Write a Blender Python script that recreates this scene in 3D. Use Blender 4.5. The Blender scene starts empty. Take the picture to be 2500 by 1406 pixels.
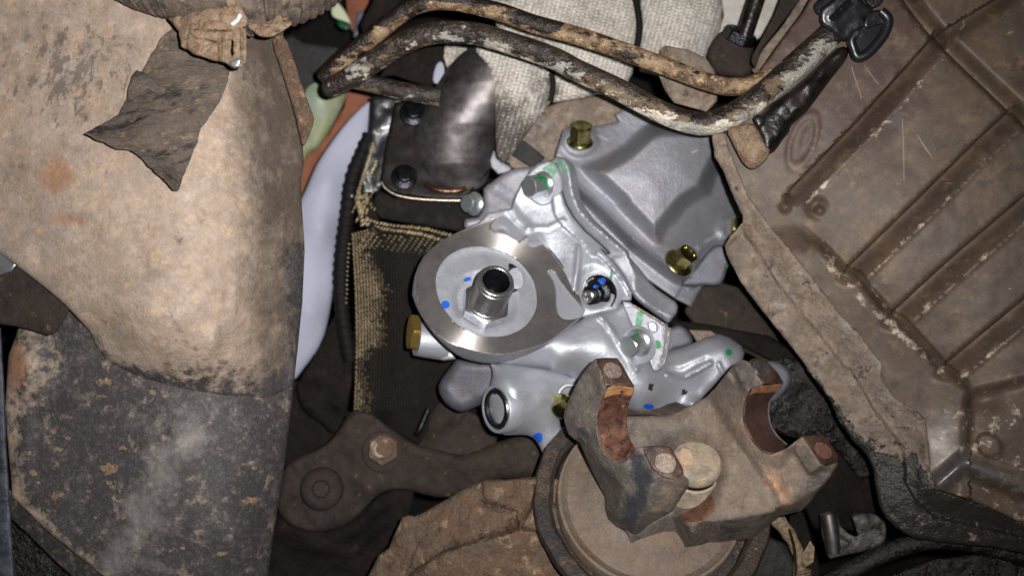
import bpy, math, random
import numpy as np
from mathutils import Vector, Matrix, Euler
from mathutils.geometry import delaunay_2d_cdt
from mathutils.bvhtree import BVHTree
random.seed(7); RNG = np.random.default_rng(7)
scene = bpy.context.scene
COL = scene.collection
# ---------------------------------------------------------------- camera, world, flash
S = 0.00025            # metres per unit of drawing (the frame is about 0.63 m wide at depth 0)
D = 2400.0; CX, CY = 1250.0, 703.0
def P(x, y, z=0.0):
    k = (D - z) / D
    return Vector(((x - CX) * S * k, (CY - y) * S * k, z * S))
cd = bpy.data.cameras.new('camera'); cam = bpy.data.objects.new('camera', cd); COL.objects.link(cam)
cam.location = (0, 0, D * S); scene.camera = cam
cd.sensor_width = 36.0; cd.sensor_fit = 'HORIZONTAL'; cd.lens = 36.0 * D / 2500.0
cd.clip_start = 0.01; cd.clip_end = 20
cd.dof.use_dof = True; cd.dof.focus_distance = 0.545; cd.dof.aperture_fstop = 4.8
w = bpy.data.worlds.new('World'); scene.world = w; w.use_nodes = True
w.node_tree.nodes['Background'].inputs[0].default_value = (0.80, 0.88, 1.0, 1)
w.node_tree.nodes['Background'].inputs[1].default_value = 0.015
def area(name, loc, target, size, power, col):
    ld = bpy.data.lights.new(name, 'AREA'); ld.shape = 'DISK'; ld.size = size; ld.energy = power; ld.color = col; ld.spread = math.radians(104)
    o = bpy.data.objects.new(name, ld); COL.objects.link(o); o.location = loc
    o.rotation_euler = (Vector(target) - Vector(loc)).to_track_quat('-Z', 'Y').to_euler(); return o
area('flash_lamp', (0.024, 0.016, D * S + 0.004), (-0.05, 0.05, 0.0), 0.007, 2.05, (1.0, 0.975, 0.95))
scene.view_settings.view_transform = 'Standard'; scene.view_settings.look = 'None'
scene.view_settings.exposure = 0.0; scene.view_settings.gamma = 1.0
# ---------------------------------------------------------------- drawing windows -> px
REG = dict(p=(0,0,1), A=(950,250,2.7778), B=(950,700,2.7778), C=(0,0,2.8125), D=(650,0,2.8114), E=(1300,0,2.7778),
    F=(1700,300,2.34375), G=(1250,850,2.5282), H=(600,900,2.77875), I=(0,450,2.8125), J=(0,900,2.77875), K=(1900,0,2.8117),
    L=(1850,900,2.7785), M=(780,380,2.0075), N=(980,540,4.6875), O=(1350,580,4.135), Q=(680,0,5.625),
    a=(1350,860,2.928), b=(1660,860,2.93), c=(1220,280,4.135), d=(1500,280,3.194), e=(1050,780,4.135), f=(1500,760,4.687))
def T(s, z=None):
    """'A x,y[,z] x,y B x,y' -> list of px points; a bare letter switches the window"""
    out = []; r = REG['p']
    for tok in s.split():
        if tok in REG: r = REG[tok]; continue
        v = [float(q) for q in tok.split(',')]
        zz = v[2] if len(v) > 2 else z
        out.append((r[0] + v[0] / r[2], r[1] + v[1] / r[2], zz))
    return out
# ---------------------------------------------------------------- numeric helpers
def vnoise(x, y, seed=0):
    xi = np.floor(x).astype(np.int64); yi = np.floor(y).astype(np.int64)
    fx = x - xi; fy = y - yi; fx = fx*fx*(3-2*fx); fy = fy*fy*(3-2*fy)
    def h(a, b):
        n = (a * 374761393 + b * 668265263 + seed * 69069) & 0x7fffffff
        n = ((n ^ (n >> 13)) * 1274126177) & 0x7fffffff
        return (n & 0xffff) / 65535.0
    return (h(xi,yi)*(1-fx)+h(xi+1,yi)*fx)*(1-fy) + (h(xi,yi+1)*(1-fx)+h(xi+1,yi+1)*fx)*fy
def fbm(x, y, size, oct=3, seed=0):
    r = 0; a = 1; t = 0
    for o in range(oct):
        r = r + a * (vnoise(x/size*2**o + 13.7*o, y/size*2**o - 7.1*o, seed+o) - .5) * 2; t += a; a *= .5
    return r / t
def seg_dist(X, Y, poly, closed=False):
    p = np.array([(q[0], q[1]) for q in poly]); q = np.roll(p, -1, 0)
    if not closed: p, q = p[:-1], q[:-1]
    best = np.full(X.shape, 1e9)
    for a, b in zip(p, q):
        d = b - a; L = d @ d + 1e-9
        t = np.clip(((X-a[0])*d[0] + (Y-a[1])*d[1]) / L, 0, 1)
        dd = (X-a[0]-t*d[0])**2 + (Y-a[1]-t*d[1])**2
        best = np.minimum(best, dd)
    return np.sqrt(best)
def inside(X, Y, poly):
    n = len(poly); r = np.zeros(X.shape, bool)
    for i in range(n):
        x1, y1 = poly[i][0], poly[i][1]; x2, y2 = poly[i-1][0], poly[i-1][1]
        c = ((y1 > Y) != (y2 > Y))
        with np.errstate(divide='ignore', invalid='ignore'):
            r ^= c & (X < (x2-x1)*(Y-y1)/((y2-y1) if y2 != y1 else 1e-9) + x1)
    return r
def sstep(t): t = np.clip(t, 0, 1); return t*t*(3-2*t)
def ridge(poly, wid, h, closed=False, flat=0.0):
    return lambda X, Y: h * sstep(1 - (seg_dist(X, Y, poly, closed) - flat) / wid)
def plateau(poly, h, soft, off=0):
    def f(X, Y):
        d = seg_dist(X, Y, poly, True); s = np.where(inside(X, Y, poly), d, -d)
        return h * sstep((s + off) / soft + .5)
    return f
def bump(x, y, rx, ry, h, rot=0.0, flat=0.0):
    c, s = math.cos(rot), math.sin(rot)
    def f(X, Y):
        u = ((X-x)*c + (Y-y)*s)/rx; v = (-(X-x)*s + (Y-y)*c)/ry
        r = np.sqrt(u*u+v*v)
        return h * sstep((1 - r) / (1 - flat))
    return f
def nz(size, h, oct=3, seed=0, sx=1, sy=1):
    return lambda X, Y: h * fbm(X*sx, Y*sy, size, oct, seed)
def offs(poly, d):
    out = []; n = len(poly)
    for i, q in enumerate(poly):
        a, b = poly[max(i-1,0)], poly[min(i+1,n-1)]; L = math.hypot(b[0]-a[0], b[1]-a[1]) + 1e-9
        out.append((q[0]-(b[1]-a[1])/L*d, q[1]+(b[0]-a[0])/L*d, q[2]))
    return out
def addf(*fs): return lambda X, Y: sum(f(X, Y) for f in fs)
def smooth_poly(pts, closed=True, n=4):
    """Catmull-Rom through the points"""
    out = []; N = len(pts)
    rng = range(N if closed else N-1)
    for i in rng:
        if closed: a, b, c, d = pts[i-1], pts[i], pts[(i+1) % N], pts[(i+2) % N]
        else: a, b, c, d = pts[max(i-1,0)], pts[i], pts[i+1], pts[min(i+2,N-1)]
        for k in range(n):
            t = k / n
            v = []
            for j in range(3):
                if None in (a[j], b[j], c[j], d[j]): v.append(b[j] if b[j] is None or k == 0 else (None if c[j] is None else b[j]+(c[j]-b[j])*t)); continue
                v.append(.5*((2*b[j]) + (-a[j]+c[j])*t + (2*a[j]-5*b[j]+4*c[j]-d[j])*t*t + (-a[j]+3*b[j]-3*c[j]+d[j])*t**3))
            out.append(tuple(v))
    if not closed: out.append(pts[-1])
    return out
def resample(pts, step, closed=True):
    out = []; N = len(pts)
    for i in range(N if closed else N-1):
        a, b = pts[i], pts[(i+1) % N]
        L = math.hypot(b[0]-a[0], b[1]-a[1]); n = max(1, int(round(L/step)))
        for k in range(n):
            t = k/n
            z = None if (a[2] is None or b[2] is None) else a[2] + (b[2]-a[2])*t
            out.append((a[0]+(b[0]-a[0])*t, a[1]+(b[1]-a[1])*t, z))
    if not closed: out.append(pts[-1])
    return out
def tps(ctrl, lam=1e-4):
    c = np.array(ctrl, float); xy = c[:, :2] / 1000.0; n = len(c)
    def U(d2): return np.where(d2 > 0, d2 * np.log(d2 + 1e-12), 0)
    d2 = ((xy[:, None] - xy[None])**2).sum(-1)
    A = np.zeros((n+3, n+3)); A[:n, :n] = U(d2) + np.eye(n)*lam
    A[:n, n] = 1; A[:n, n+1:] = xy; A[n, :n] = 1; A[n+1:, :n] = xy.T
    w = np.linalg.lstsq(A, np.concatenate([c[:, 2], [0, 0, 0]]), rcond=None)[0]
    def f(X, Y):
        q = np.stack([X, Y], -1) / 1000.0
        return U(((q[:, None] - xy[None])**2).sum(-1)) @ w[:n] + w[n] + q @ w[n+1:]
    return f
def tin(outl, feats):
    vs = []; es = []; zs = []
    def add(poly, closed):
        b = len(vs)
        for q in poly: vs.append(Vector((q[0], q[1]))); zs.append(q[2])
        n = len(poly)
        for i in range(n if closed else n-1): es.append((b+i, b+(i+1) % n))
    add(outl, True)
    for f in feats: add(f, False)
    ov, oe, of, vo, _, _ = delaunay_2d_cdt(vs, es, [], 0, 1e-3)
    V = np.array([(v.x, v.y) for v in ov])
    Zs = np.array([zs[o[0]] if o else np.nan for o in vo])
    src = np.array([(v.x, v.y) for v in vs]); sz = np.array(zs)
    for i in np.where(np.isnan(Zs))[0]:
        d = ((src - V[i])**2).sum(1); k = np.argsort(d)[:2]; w_ = 1/(d[k]+1e-6); Zs[i] = (sz[k]*w_).sum()/w_.sum()
    Tt = np.array([list(t) for t in of])
    def f(X, Y):
        out = np.full(X.shape, np.nan)
        for t in Tt:
            (x1,y1),(x2,y2),(x3,y3) = V[t]
            den = (y2-y3)*(x1-x3)+(x3-x2)*(y1-y3)
            if abs(den) < 1e-9: continue
            a = ((y2-y3)*(X-x3)+(x3-x2)*(Y-y3))/den; b = ((y3-y1)*(X-x3)+(x1-x3)*(Y-y3))/den; c = 1-a-b
            m = (a > -1e-6) & (b > -1e-6) & (c > -1e-6)
            out[m] = a[m]*Zs[t[0]] + b[m]*Zs[t[1]] + c[m]*Zs[t[2]]
        bad = np.isnan(out)
        if bad.any():
            for i in np.where(bad)[0]:
                out[i] = sz[np.argmin((src[:,0]-X[i])**2+(src[:,1]-Y[i])**2)]
        return out
    return f
# ---------------------------------------------------------------- object helpers
WORLD = {}
def finish(name, V, F, mat, parent=None, M=None, smooth=True, sharp=38, attrs=None):
    me = bpy.data.meshes.new(name)
    loc = Vector((0,0,0))
    if M is None:
        if parent is None:
            c = np.array(V).mean(0); M = Matrix.Translation(Vector(c))
        else: M = Matrix.Translation(Vector(parent['_w']) if '_w' in parent else parent.location)
    Mi = M.inverted()
    A = np.array([tuple(v) for v in V]); R = np.array(Mi)
    L = A @ R[:3,:3].T + R[:3,3]
    me.from_pydata(L.tolist(), [], [list(map(int, f)) for f in F]); me.update()
    me.polygons.foreach_set('use_smooth', [smooth]*len(me.polygons))
    if smooth: me.set_sharp_from_angle(angle=math.radians(sharp))
    for k, v in (attrs or {}).items():
        at = me.attributes.new(k, 'FLOAT', 'POINT'); at.data.foreach_set('value', np.asarray(v, dtype=np.float32))
    if mat: me.materials.append(mat)
    o = bpy.data.objects.new(name, me); COL.objects.link(o)
    if parent is not None:
        o.parent = parent
        PW = WORLD.get(parent.name, Matrix.Translation(parent.location))
        o.matrix_local = PW.inverted() @ M
    else: o.matrix_world = M
    WORLD[o.name] = M
    return o
def thing(name, label, cat, x, y, z, group=None):
    o = bpy.data.objects.new(name, None); COL.objects.link(o); o.location = P(x, y, z); o.empty_display_size = .02
    WORLD[o.name] = Matrix.Translation(o.location)
    o['label'] = label; o['category'] = cat
    if group: o['group'] = group
    return o
def tag(o, label=None, cat=None, group=None, kind=None):
    if label: o['label'] = label
    if cat: o['category'] = cat
    if group: o['group'] = group
    if kind: o['kind'] = kind
    return o
def relief(name, outline, mat, parent=None, ctrl=(), feats=(), holes=(), mode='tps', z0=0, zf=None, extra=None, step=8,
           thick=50, edge=6, drop=None, inset=3, smooth=0, sm=True, sharp=40, masks=None, rag=0, dens=True, back=True, M=None, crv=0):
    """a solid slab: traced outline, sculpted front surface, rounded rim, real thickness"""
    if crv: outline = smooth_poly(outline, True, crv)
    if zf is None:
        if mode == 'tin':
            O = [(q[0], q[1], z0 if q[2] is None else q[2]) for q in outline]
            zf = tin(O, [[(q[0], q[1], z0 if q[2] is None else q[2]) for q in f] for f in feats])
        else:
            C = [q for q in outline if q[2] is not None] + [q for f in feats for q in f if q[2] is not None] + list(ctrl)
            if len(C) >= 4:
                seen = {}; 
                for q in C: seen[(round(q[0]), round(q[1]))] = q
                zf = tps(list(seen.values()))
            else: zf = lambda X, Y: np.full(X.shape, float(z0))
    B = resample(outline, step)
    if rag:
        bx = np.array([q[0] for q in B]); by = np.array([q[1] for q in B])
        rx = fbm(bx, by, 14, 3, 5)*rag; ry = fbm(bx+99, by+31, 14, 3, 9)*rag
        B = [(q[0]+rx[i], q[1]+ry[i], q[2]) for i, q in enumerate(B)]
    H = [resample(h, step) for h in holes]
    area2 = sum(B[i-1][0]*B[i][1]-B[i][0]*B[i-1][1] for i in range(len(B)))
    sgn = 1 if area2 > 0 else -1
    def normals(poly, s):
        p = np.array([(q[0], q[1]) for q in poly]); t = np.roll(p, -1, 0) - np.roll(p, 1, 0)
        n = np.stack([-t[:,1], t[:,0]], 1)*s; return n/(np.linalg.norm(n, axis=1, keepdims=True)+1e-9)
    nb = normals(B, sgn)
    xs = [q[0] for q in B]; ys = [q[1] for q in B]
    x0, x1, y0, y1 = min(xs), max(xs), min(ys), max(ys)
    gx = np.arange(x0+step*.5, x1, step); gy = np.arange(y0+step*.5, y1, step*.866)
    GX, GY = np.meshgrid(gx, gy); GX = GX + (np.arange(len(gy)) % 2)[:,None]*step*.5
    GX = GX.ravel(); GY = GY.ravel()
    GX = GX + RNG.uniform(-.12,.12,GX.shape)*step; GY = GY + RNG.uniform(-.12,.12,GY.shape)*step
    ins = inside(GX, GY, B)
    for h in H: ins &= ~inside(GX, GY, h)
    GX, GY = GX[ins], GY[ins]
    def bd(X, Y):
        d = seg_dist(X, Y, B, True)
        for h in H: d = np.minimum(d, seg_dist(X, Y, h, True))
        return d
    gd = bd(GX, GY)
    keep = gd > max(step*.55, edge*1.05 if edge < step*1.5 else step*.55)
    px = list(GX[keep]); py = list(GY[keep])
    loops = [(B, nb, 1)] + [(h, normals(h, -1 if sum(h[i-1][0]*h[i][1]-h[i][0]*h[i-1][1] for i in range(len(h))) > 0 else 1), 0) for h in H]
    if edge > 0:
        for fr in ((.12, .4, .95) if edge < step*1.5 else (.08, .3)):
            for (poly, nn, _) in loops:
                p = np.array([(q[0], q[1]) for q in poly]) + nn*edge*fr
                d = bd(p[:,0], p[:,1]); ok = (d > edge*fr*.85)
                okp = inside(p[:,0], p[:,1], B)
                for h in H: okp &= ~inside(p[:,0], p[:,1], h)
                ok &= okp
                px += list(p[ok,0]); py += list(p[ok,1])
    vs = []; es = []
    nB = []
    for (poly, nn, _) in loops:
        b = len(vs); n = len(poly)
        vs += [Vector((q[0], q[1])) for q in poly]; es += [(b+i, b+(i+1) % n) for i in range(n)]; nB.append((b, n))
    if mode == 'tin' or feats:
        for f in feats:
            r = resample(list(f), step, False); r = [q for q in r if inside(np.array([q[0]]), np.array([q[1]]), B)[0]]
            if len(r) < 2: continue
            rr = np.array([(q[0], q[1]) for q in r]); dd = bd(rr[:,0], rr[:,1])
            ok = dd > step*.35
            b = None
            # drop free points too near the crease
            if px:
                PX = np.array(px); PY = np.array(py); d = seg_dist(PX, PY, r); kk = d > step*.45
                px = list(PX[kk]); py = list(PY[kk])
            prev = None
            for i, q in enumerate(r):
                if not ok[i]: prev = None; continue
                vs.append(Vector((q[0], q[1])))
                if prev is not None: es.append((prev, len(vs)-1))
                prev = len(vs)-1
    vs += [Vector((a, b)) for a, b in zip(px, py)]
    ov, oe, of, vo, _, _ = delaunay_2d_cdt(vs, es, [], 0, 1e-3)
    XY = np.array([(v.x, v.y) for v in ov]); Tt = np.array([list(t) for t in of])
    cen = XY[Tt].mean(1); k = inside(cen[:,0], cen[:,1], B)
    for h in H: k &= ~inside(cen[:,0], cen[:,1], h)
    Tt = Tt[k]
    X, Y = XY[:,0].copy(), XY[:,1].copy()
    Z = zf(X, Y).astype(float)
    if smooth:
        E = np.unique(np.sort(np.concatenate([Tt[:,[0,1]], Tt[:,[1,2]], Tt[:,[2,0]]]), 1), axis=0)
        deg = np.bincount(E.ravel(), minlength=len(X)) + 1e-9
        fixed = bd(X, Y) < .3
        for _ in range(smooth):
            s = np.bincount(E[:,0], Z[E[:,1]], len(X)) + np.bincount(E[:,1], Z[E[:,0]], len(X))
            Z = np.where(fixed, Z, .4*Z + .6*s/deg)
    if extra is not None: Z = Z + extra(X, Y)
    d = bd(X, Y)
    if edge > 0:
        dr = edge if drop is None else drop
        t = np.clip(1 - d/edge, 0, 1); Z = Z - dr*(1 - np.sqrt(np.clip(1 - t*t, 0, 1)))
    V = [P(x, y, z) for x, y, z in zip(X, Y, Z)]
    # winding towards camera
    a, b_, c_ = XY[Tt[:,0]], XY[Tt[:,1]], XY[Tt[:,2]]
    cr = (b_[:,0]-a[:,0])*(c_[:,1]-a[:,1])-(b_[:,1]-a[:,1])*(c_[:,0]-a[:,0])
    Tt = np.where((cr > 0)[:,None], Tt[:,::-1], Tt)
    F = [tuple(t) for t in Tt]
    at = {}
    if masks:
        for kname, fn in masks.items(): at[kname] = list(np.clip(fn(X, Y), 0, 1))
    inv = {}; backloops = []
    for j, src in enumerate(vo):
        for s_ in src: inv[s_] = j
    for li, ((b, n), (poly, nn, isB)) in enumerate(zip(nB, loops)):
        idx = [inv.get(b+i) for i in range(n)]
        if any(i is None for i in idx): idx = [i for i in idx if i is not None]
        nn_ = nn if len(idx) == n else normals([(X[i], Y[i], 0) for i in idx], sgn if isB else 1)
        prev = idx
        for (tf, inn) in ((.3, inset*.35), (1.0, inset)):
            cur = []
            for q, i in enumerate(idx):
                V.append(P(X[i] + nn_[q][0]*inn, Y[i] + nn_[q][1]*inn, Z[i] - thick*tf)); cur.append(len(V)-1)
                for kname in at: at[kname].append(at[kname][i])
            m = len(idx)
            for q in range(m):
                f = (prev[q], prev[(q+1) % m], cur[(q+1) % m], cur[q])
                s_ = (sgn > 0) if isB else (sum(poly[i-1][0]*poly[i][1]-poly[i][0]*poly[i-1][1] for i in range(len(poly))) < 0)
                F.append(f if s_ else f[::-1])
            prev = cur
        backloops.append((prev, nn_))
    if back:
        bi = [i for L_, _ in backloops for i in L_]; pos = []
        for (L_, n__), (poly, _, _) in zip(backloops, loops):
            pos.append(L_)
        bx = []; be = []
        for L_ in pos:
            b0 = len(bx); m = len(L_)
            for i in L_:
                q = V[i]; kk = (D - q.z/S)/D; bx.append(Vector((CX + q.x/S/kk, CY - q.y/S/kk)))
            be += [(b0+i, b0+(i+1) % m) for i in range(m)]
        bv2, _, bf, bo_, _, _ = delaunay_2d_cdt(bx, be, [], 0, 1e-4)
        PB = [(bx[i].x, bx[i].y) for i in range(len(pos[0]))]; PH = []; b0 = len(pos[0])
        for L_ in pos[1:]: PH.append([(bx[i].x, bx[i].y) for i in range(b0, b0+len(L_))]); b0 += len(L_)
        bt = np.array([list(t) for t in bf]); bxy = np.array([(v.x, v.y) for v in bv2]); bc = bxy[bt].mean(1)
        kq = inside(bc[:,0], bc[:,1], PB)
        for h in PH: kq &= ~inside(bc[:,0], bc[:,1], h)
        for t in bt[kq]:
            if any(not bo_[i] for i in t): continue
            a, b, c = [bi[bo_[i][0]] for i in t]
            cr_ = (bxy[t[1]][0]-bxy[t[0]][0])*(bxy[t[2]][1]-bxy[t[0]][1])-(bxy[t[1]][1]-bxy[t[0]][1])*(bxy[t[2]][0]-bxy[t[0]][0])
            F.append((a, b, c) if cr_ > 0 else (a, c, b))
    return finish(name, V, F, mat, parent, M, sm, sharp, at)
def frame_of(axis):
    a = Vector(axis).normalized(); u = a.cross(Vector((0,1,0)) if abs(a.y) < .9 else Vector((1,0,0))).normalized(); v = a.cross(u)
    return a, u, v
def lathe(name, c, axis, prof, mat, parent=None, n=32, rot=0.0, sm=True, sharp=35, phase=None, capped=True, px=True, jitter=None):
    """prof: (radius, height along axis) in drawing units, bottom to top"""
    cw = P(*c) if px else Vector(c); k = (D - c[2])/D*S if px else S
    a, u, v = frame_of(axis)
    M = Matrix((( u.x, v.x, a.x, cw.x), (u.y, v.y, a.y, cw.y), (u.z, v.z, a.z, cw.z), (0,0,0,1)))
    if M.to_3x3().determinant() < 0: v = -v; M = Matrix(((u.x, v.x, a.x, cw.x), (u.y, v.y, a.y, cw.y), (u.z, v.z, a.z, cw.z), (0,0,0,1)))
    V = []; F = []
    for (r, h) in prof:
        for i in range(n):
            t = 2*math.pi*i/n + rot
            rr = r if jitter is None else r*(1+jitter(t, h))
            V.append(cw + (u*math.cos(t) + v*math.sin(t))*rr*k + a*h*k)
    for j in range(len(prof)-1):
        for i in range(n):
            F.append((j*n+i, j*n+(i+1) % n, (j+1)*n+(i+1) % n, (j+1)*n+i))
    if capped:
        if prof[-1][0] > .01: F.append(tuple((len(prof)-1)*n+i for i in range(n)))
        if prof[0][0] > .01: F.append(tuple(n-1-i for i in range(n)))
    return finish(name, V, F, mat, parent, M, sm, sharp)
def hexhead(name, c, axis, r, h, mat, parent=None, rot=0.3, dome=.12, dish=0.0, off=0.0):
    """hexagonal head with chamfered crown"""
    n = 48; cw = P(*c); k = (D - c[2])/D*S
    a, u, v = frame_of(axis)
    if Matrix((u, v, a)).determinant() < 0: v = -v
    V = []; F = []
    def hr(t):
        s = (t - rot) % (math.pi/3) - math.pi/6
        return r*math.cos(math.pi/6)/math.cos(s)
    rc = r*math.cos(math.pi/6)*.97
    rings = []
    for (fr, hh) in ((0, 0), (0, None), (1, h), (.96, h*1.015), (.8, h*1.02), (.72, h*(1.02 - dish)), (.0, h*(1.02 - dish*1.0))):
        ring = []
        for i in range(n):
            t = 2*math.pi*i/n
            R = hr(t)
            if hh is None: rr = R; H = h - (R - rc)*.62
            elif fr == 0 and hh == 0: rr = R; H = 0
            elif fr == 0: rr = .3; H = hh
            else: rr = rc*fr; H = hh
            V.append(cw + (u*math.cos(t)+v*math.sin(t))*rr*k + a*(H+off)*k); ring.append(len(V)-1)
        rings.append(ring)
    for A_, B_ in zip(rings, rings[1:]):
        for i in range(n): F.append((A_[i], A_[(i+1) % n], B_[(i+1) % n], B_[i]))
    F.append(tuple(rings[-1])); F.append(tuple(rings[0][::-1]))
    return finish(name, V, F, mat, parent, None, True, 28)
def tube(name, pts, rad, mat, parent=None, n=20, sub=8, rfn=None, caps=True, closed=False, low=None):
    """pts: (x,y,z,[r]) in drawing units, r apparent"""
    q = []
    for i, p_ in enumerate(pts):
        r = p_[3] if len(p_) > 3 else rad
        w_ = P(*p_[:3]); q.append((w_.x, w_.y, w_.z, r*S*(D-p_[2])/D))
    N = len(q); C = []
    for i in range(N if closed else N-1):
        if closed: a, b, c, d = (np.array(q[j % N]) for j in (i-1, i, i+1, i+2))
        else: a, b, c, d = (np.array(q[j]) for j in (max(i-1,0), i, i+1, min(i+2,N-1)))
        for k in range(sub):
            t = k/sub
            C.append(.5*((2*b)+(-a+c)*t+(2*a-5*b+4*c-d)*t*t+(-a+3*b-3*c+d)*t**3))
    if not closed: C.append(np.array(q[-1]))
    C = np.array(C); m = len(C)
    V = []; F = []; up = Vector((0,0,1)); AT = []
    T_ = []
    for i in range(m):
        a = C[(i-1) % m] if closed or i > 0 else C[i]; b = C[(i+1) % m] if closed or i < m-1 else C[i]
        T_.append(Vector((b-a)[:3]).normalized())
    u = T_[0].cross(up)
    if u.length < .1: u = T_[0].cross(Vector((0,1,0)))
    u.normalize()
    L = 0
    for i in range(m):
        u = (u - T_[i]*u.dot(T_[i])).normalized(); v = T_[i].cross(u)
        if i: L += np.linalg.norm(C[i][:3]-C[i-1][:3])
        for j in range(n):
            t = 2*math.pi*j/n
            r = C[i][3]*(1 if rfn is None else rfn(i/(m-1), t, L/S))
            V.append(Vector(C[i][:3]) + (u*math.cos(t)+v*math.sin(t))*r)
            if low: AT.append(low(i/(m-1), (u*math.cos(t)+v*math.sin(t))))
    for i in range(m if closed else m-1):
        for j in range(n):
            a, b = i*n, ((i+1) % m)*n
            F.append((a+j, a+(j+1) % n, b+(j+1) % n, b+j))
    if caps and not closed: F.append(tuple(range(n))[::-1]); F.append(tuple((m-1)*n+j for j in range(n)))
    return finish(name, V, F, mat, parent, attrs={'low': AT} if low else None)
def bvh_of(objs):
    V = []; F = []
    for o in objs:
        M = WORLD[o.name]; b = len(V)
        V += [M @ v.co for v in o.data.vertices]; F += [tuple(b+i for i in p.vertices) for p in o.data.polygons]
    return BVHTree.FromPolygons(V, F)
CAM = Vector((0,0,D*S))
def decal(name, objs, outline, mat, parent, lift=.8, step=4, crv=3, holes=(), verts=None, faces=None, label=None):
    """a thin coat lying on the surface of objs, following its shape"""
    bv = bvh_of(objs)
    if verts is None:
        o2 = smooth_poly(outline, True, crv) if crv else outline
        B = resample(o2, step); xs = [q[0] for q in B]; ys = [q[1] for q in B]
        vs = [Vector(q[:2]) for q in B]; n = len(vs); es = [(i, (i+1) % n) for i in range(n)]
        GX, GY = np.meshgrid(np.arange(min(xs)+step/2, max(xs), step), np.arange(min(ys)+step/2, max(ys), step))
        GX, GY = GX.ravel(), GY.ravel()
        k = inside(GX, GY, B) & (seg_dist(GX, GY, B, True) > step*.5); vs += [Vector((a, b)) for a, b in zip(GX[k], GY[k])]
        ov, oe, of, vo, _, _ = delaunay_2d_cdt(vs, es, [], 0, 1e-3)
        XY = np.array([(v.x, v.y) for v in ov]); Tt = np.array([list(t) for t in of]); cen = XY[Tt].mean(1)
        Tt = Tt[inside(cen[:,0], cen[:,1], B)]
    else: XY = np.array(verts); Tt = [list(f) for f in faces]
    V = []; ok = []
    for x, y in XY:
        q = P(x, y, 0); d = (q - CAM).normalized(); h, nrm, _, _ = bv.ray_cast(CAM, d)
        if h is None: V.append(q); ok.append(False); continue
        if nrm.dot(d) > 0: nrm = -nrm
        V.append(h + nrm*lift*S*.5 - d*lift*S); ok.append(True)
    F = []
    for t in Tt:
        t = list(t)
        if not all(ok[i] for i in t): continue
        a, b, c = V[t[0]], V[t[1]], V[t[2]]
        if max((a-b).length, (b-c).length, (a-c).length) > 60*S: continue
        if (b-a).cross(c-a).z < 0: t = t[::-1]
        F.append(tuple(t))
    o = finish(name, V, F, mat, parent)
    if label: o['label'] = label
    return o
def blob_outline(x, y, rx, ry, rot=0, n=14, rag=.12, seed=1):
    r = random.Random(seed); out = []
    for i in range(n):
        t = 2*math.pi*i/n; k = 1 + r.uniform(-rag, rag)
        u, v = rx*k*math.cos(t), ry*k*math.sin(t)
        out.append((x+u*math.cos(rot)-v*math.sin(rot), y+u*math.sin(rot)+v*math.cos(rot), None))
    return out
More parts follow.
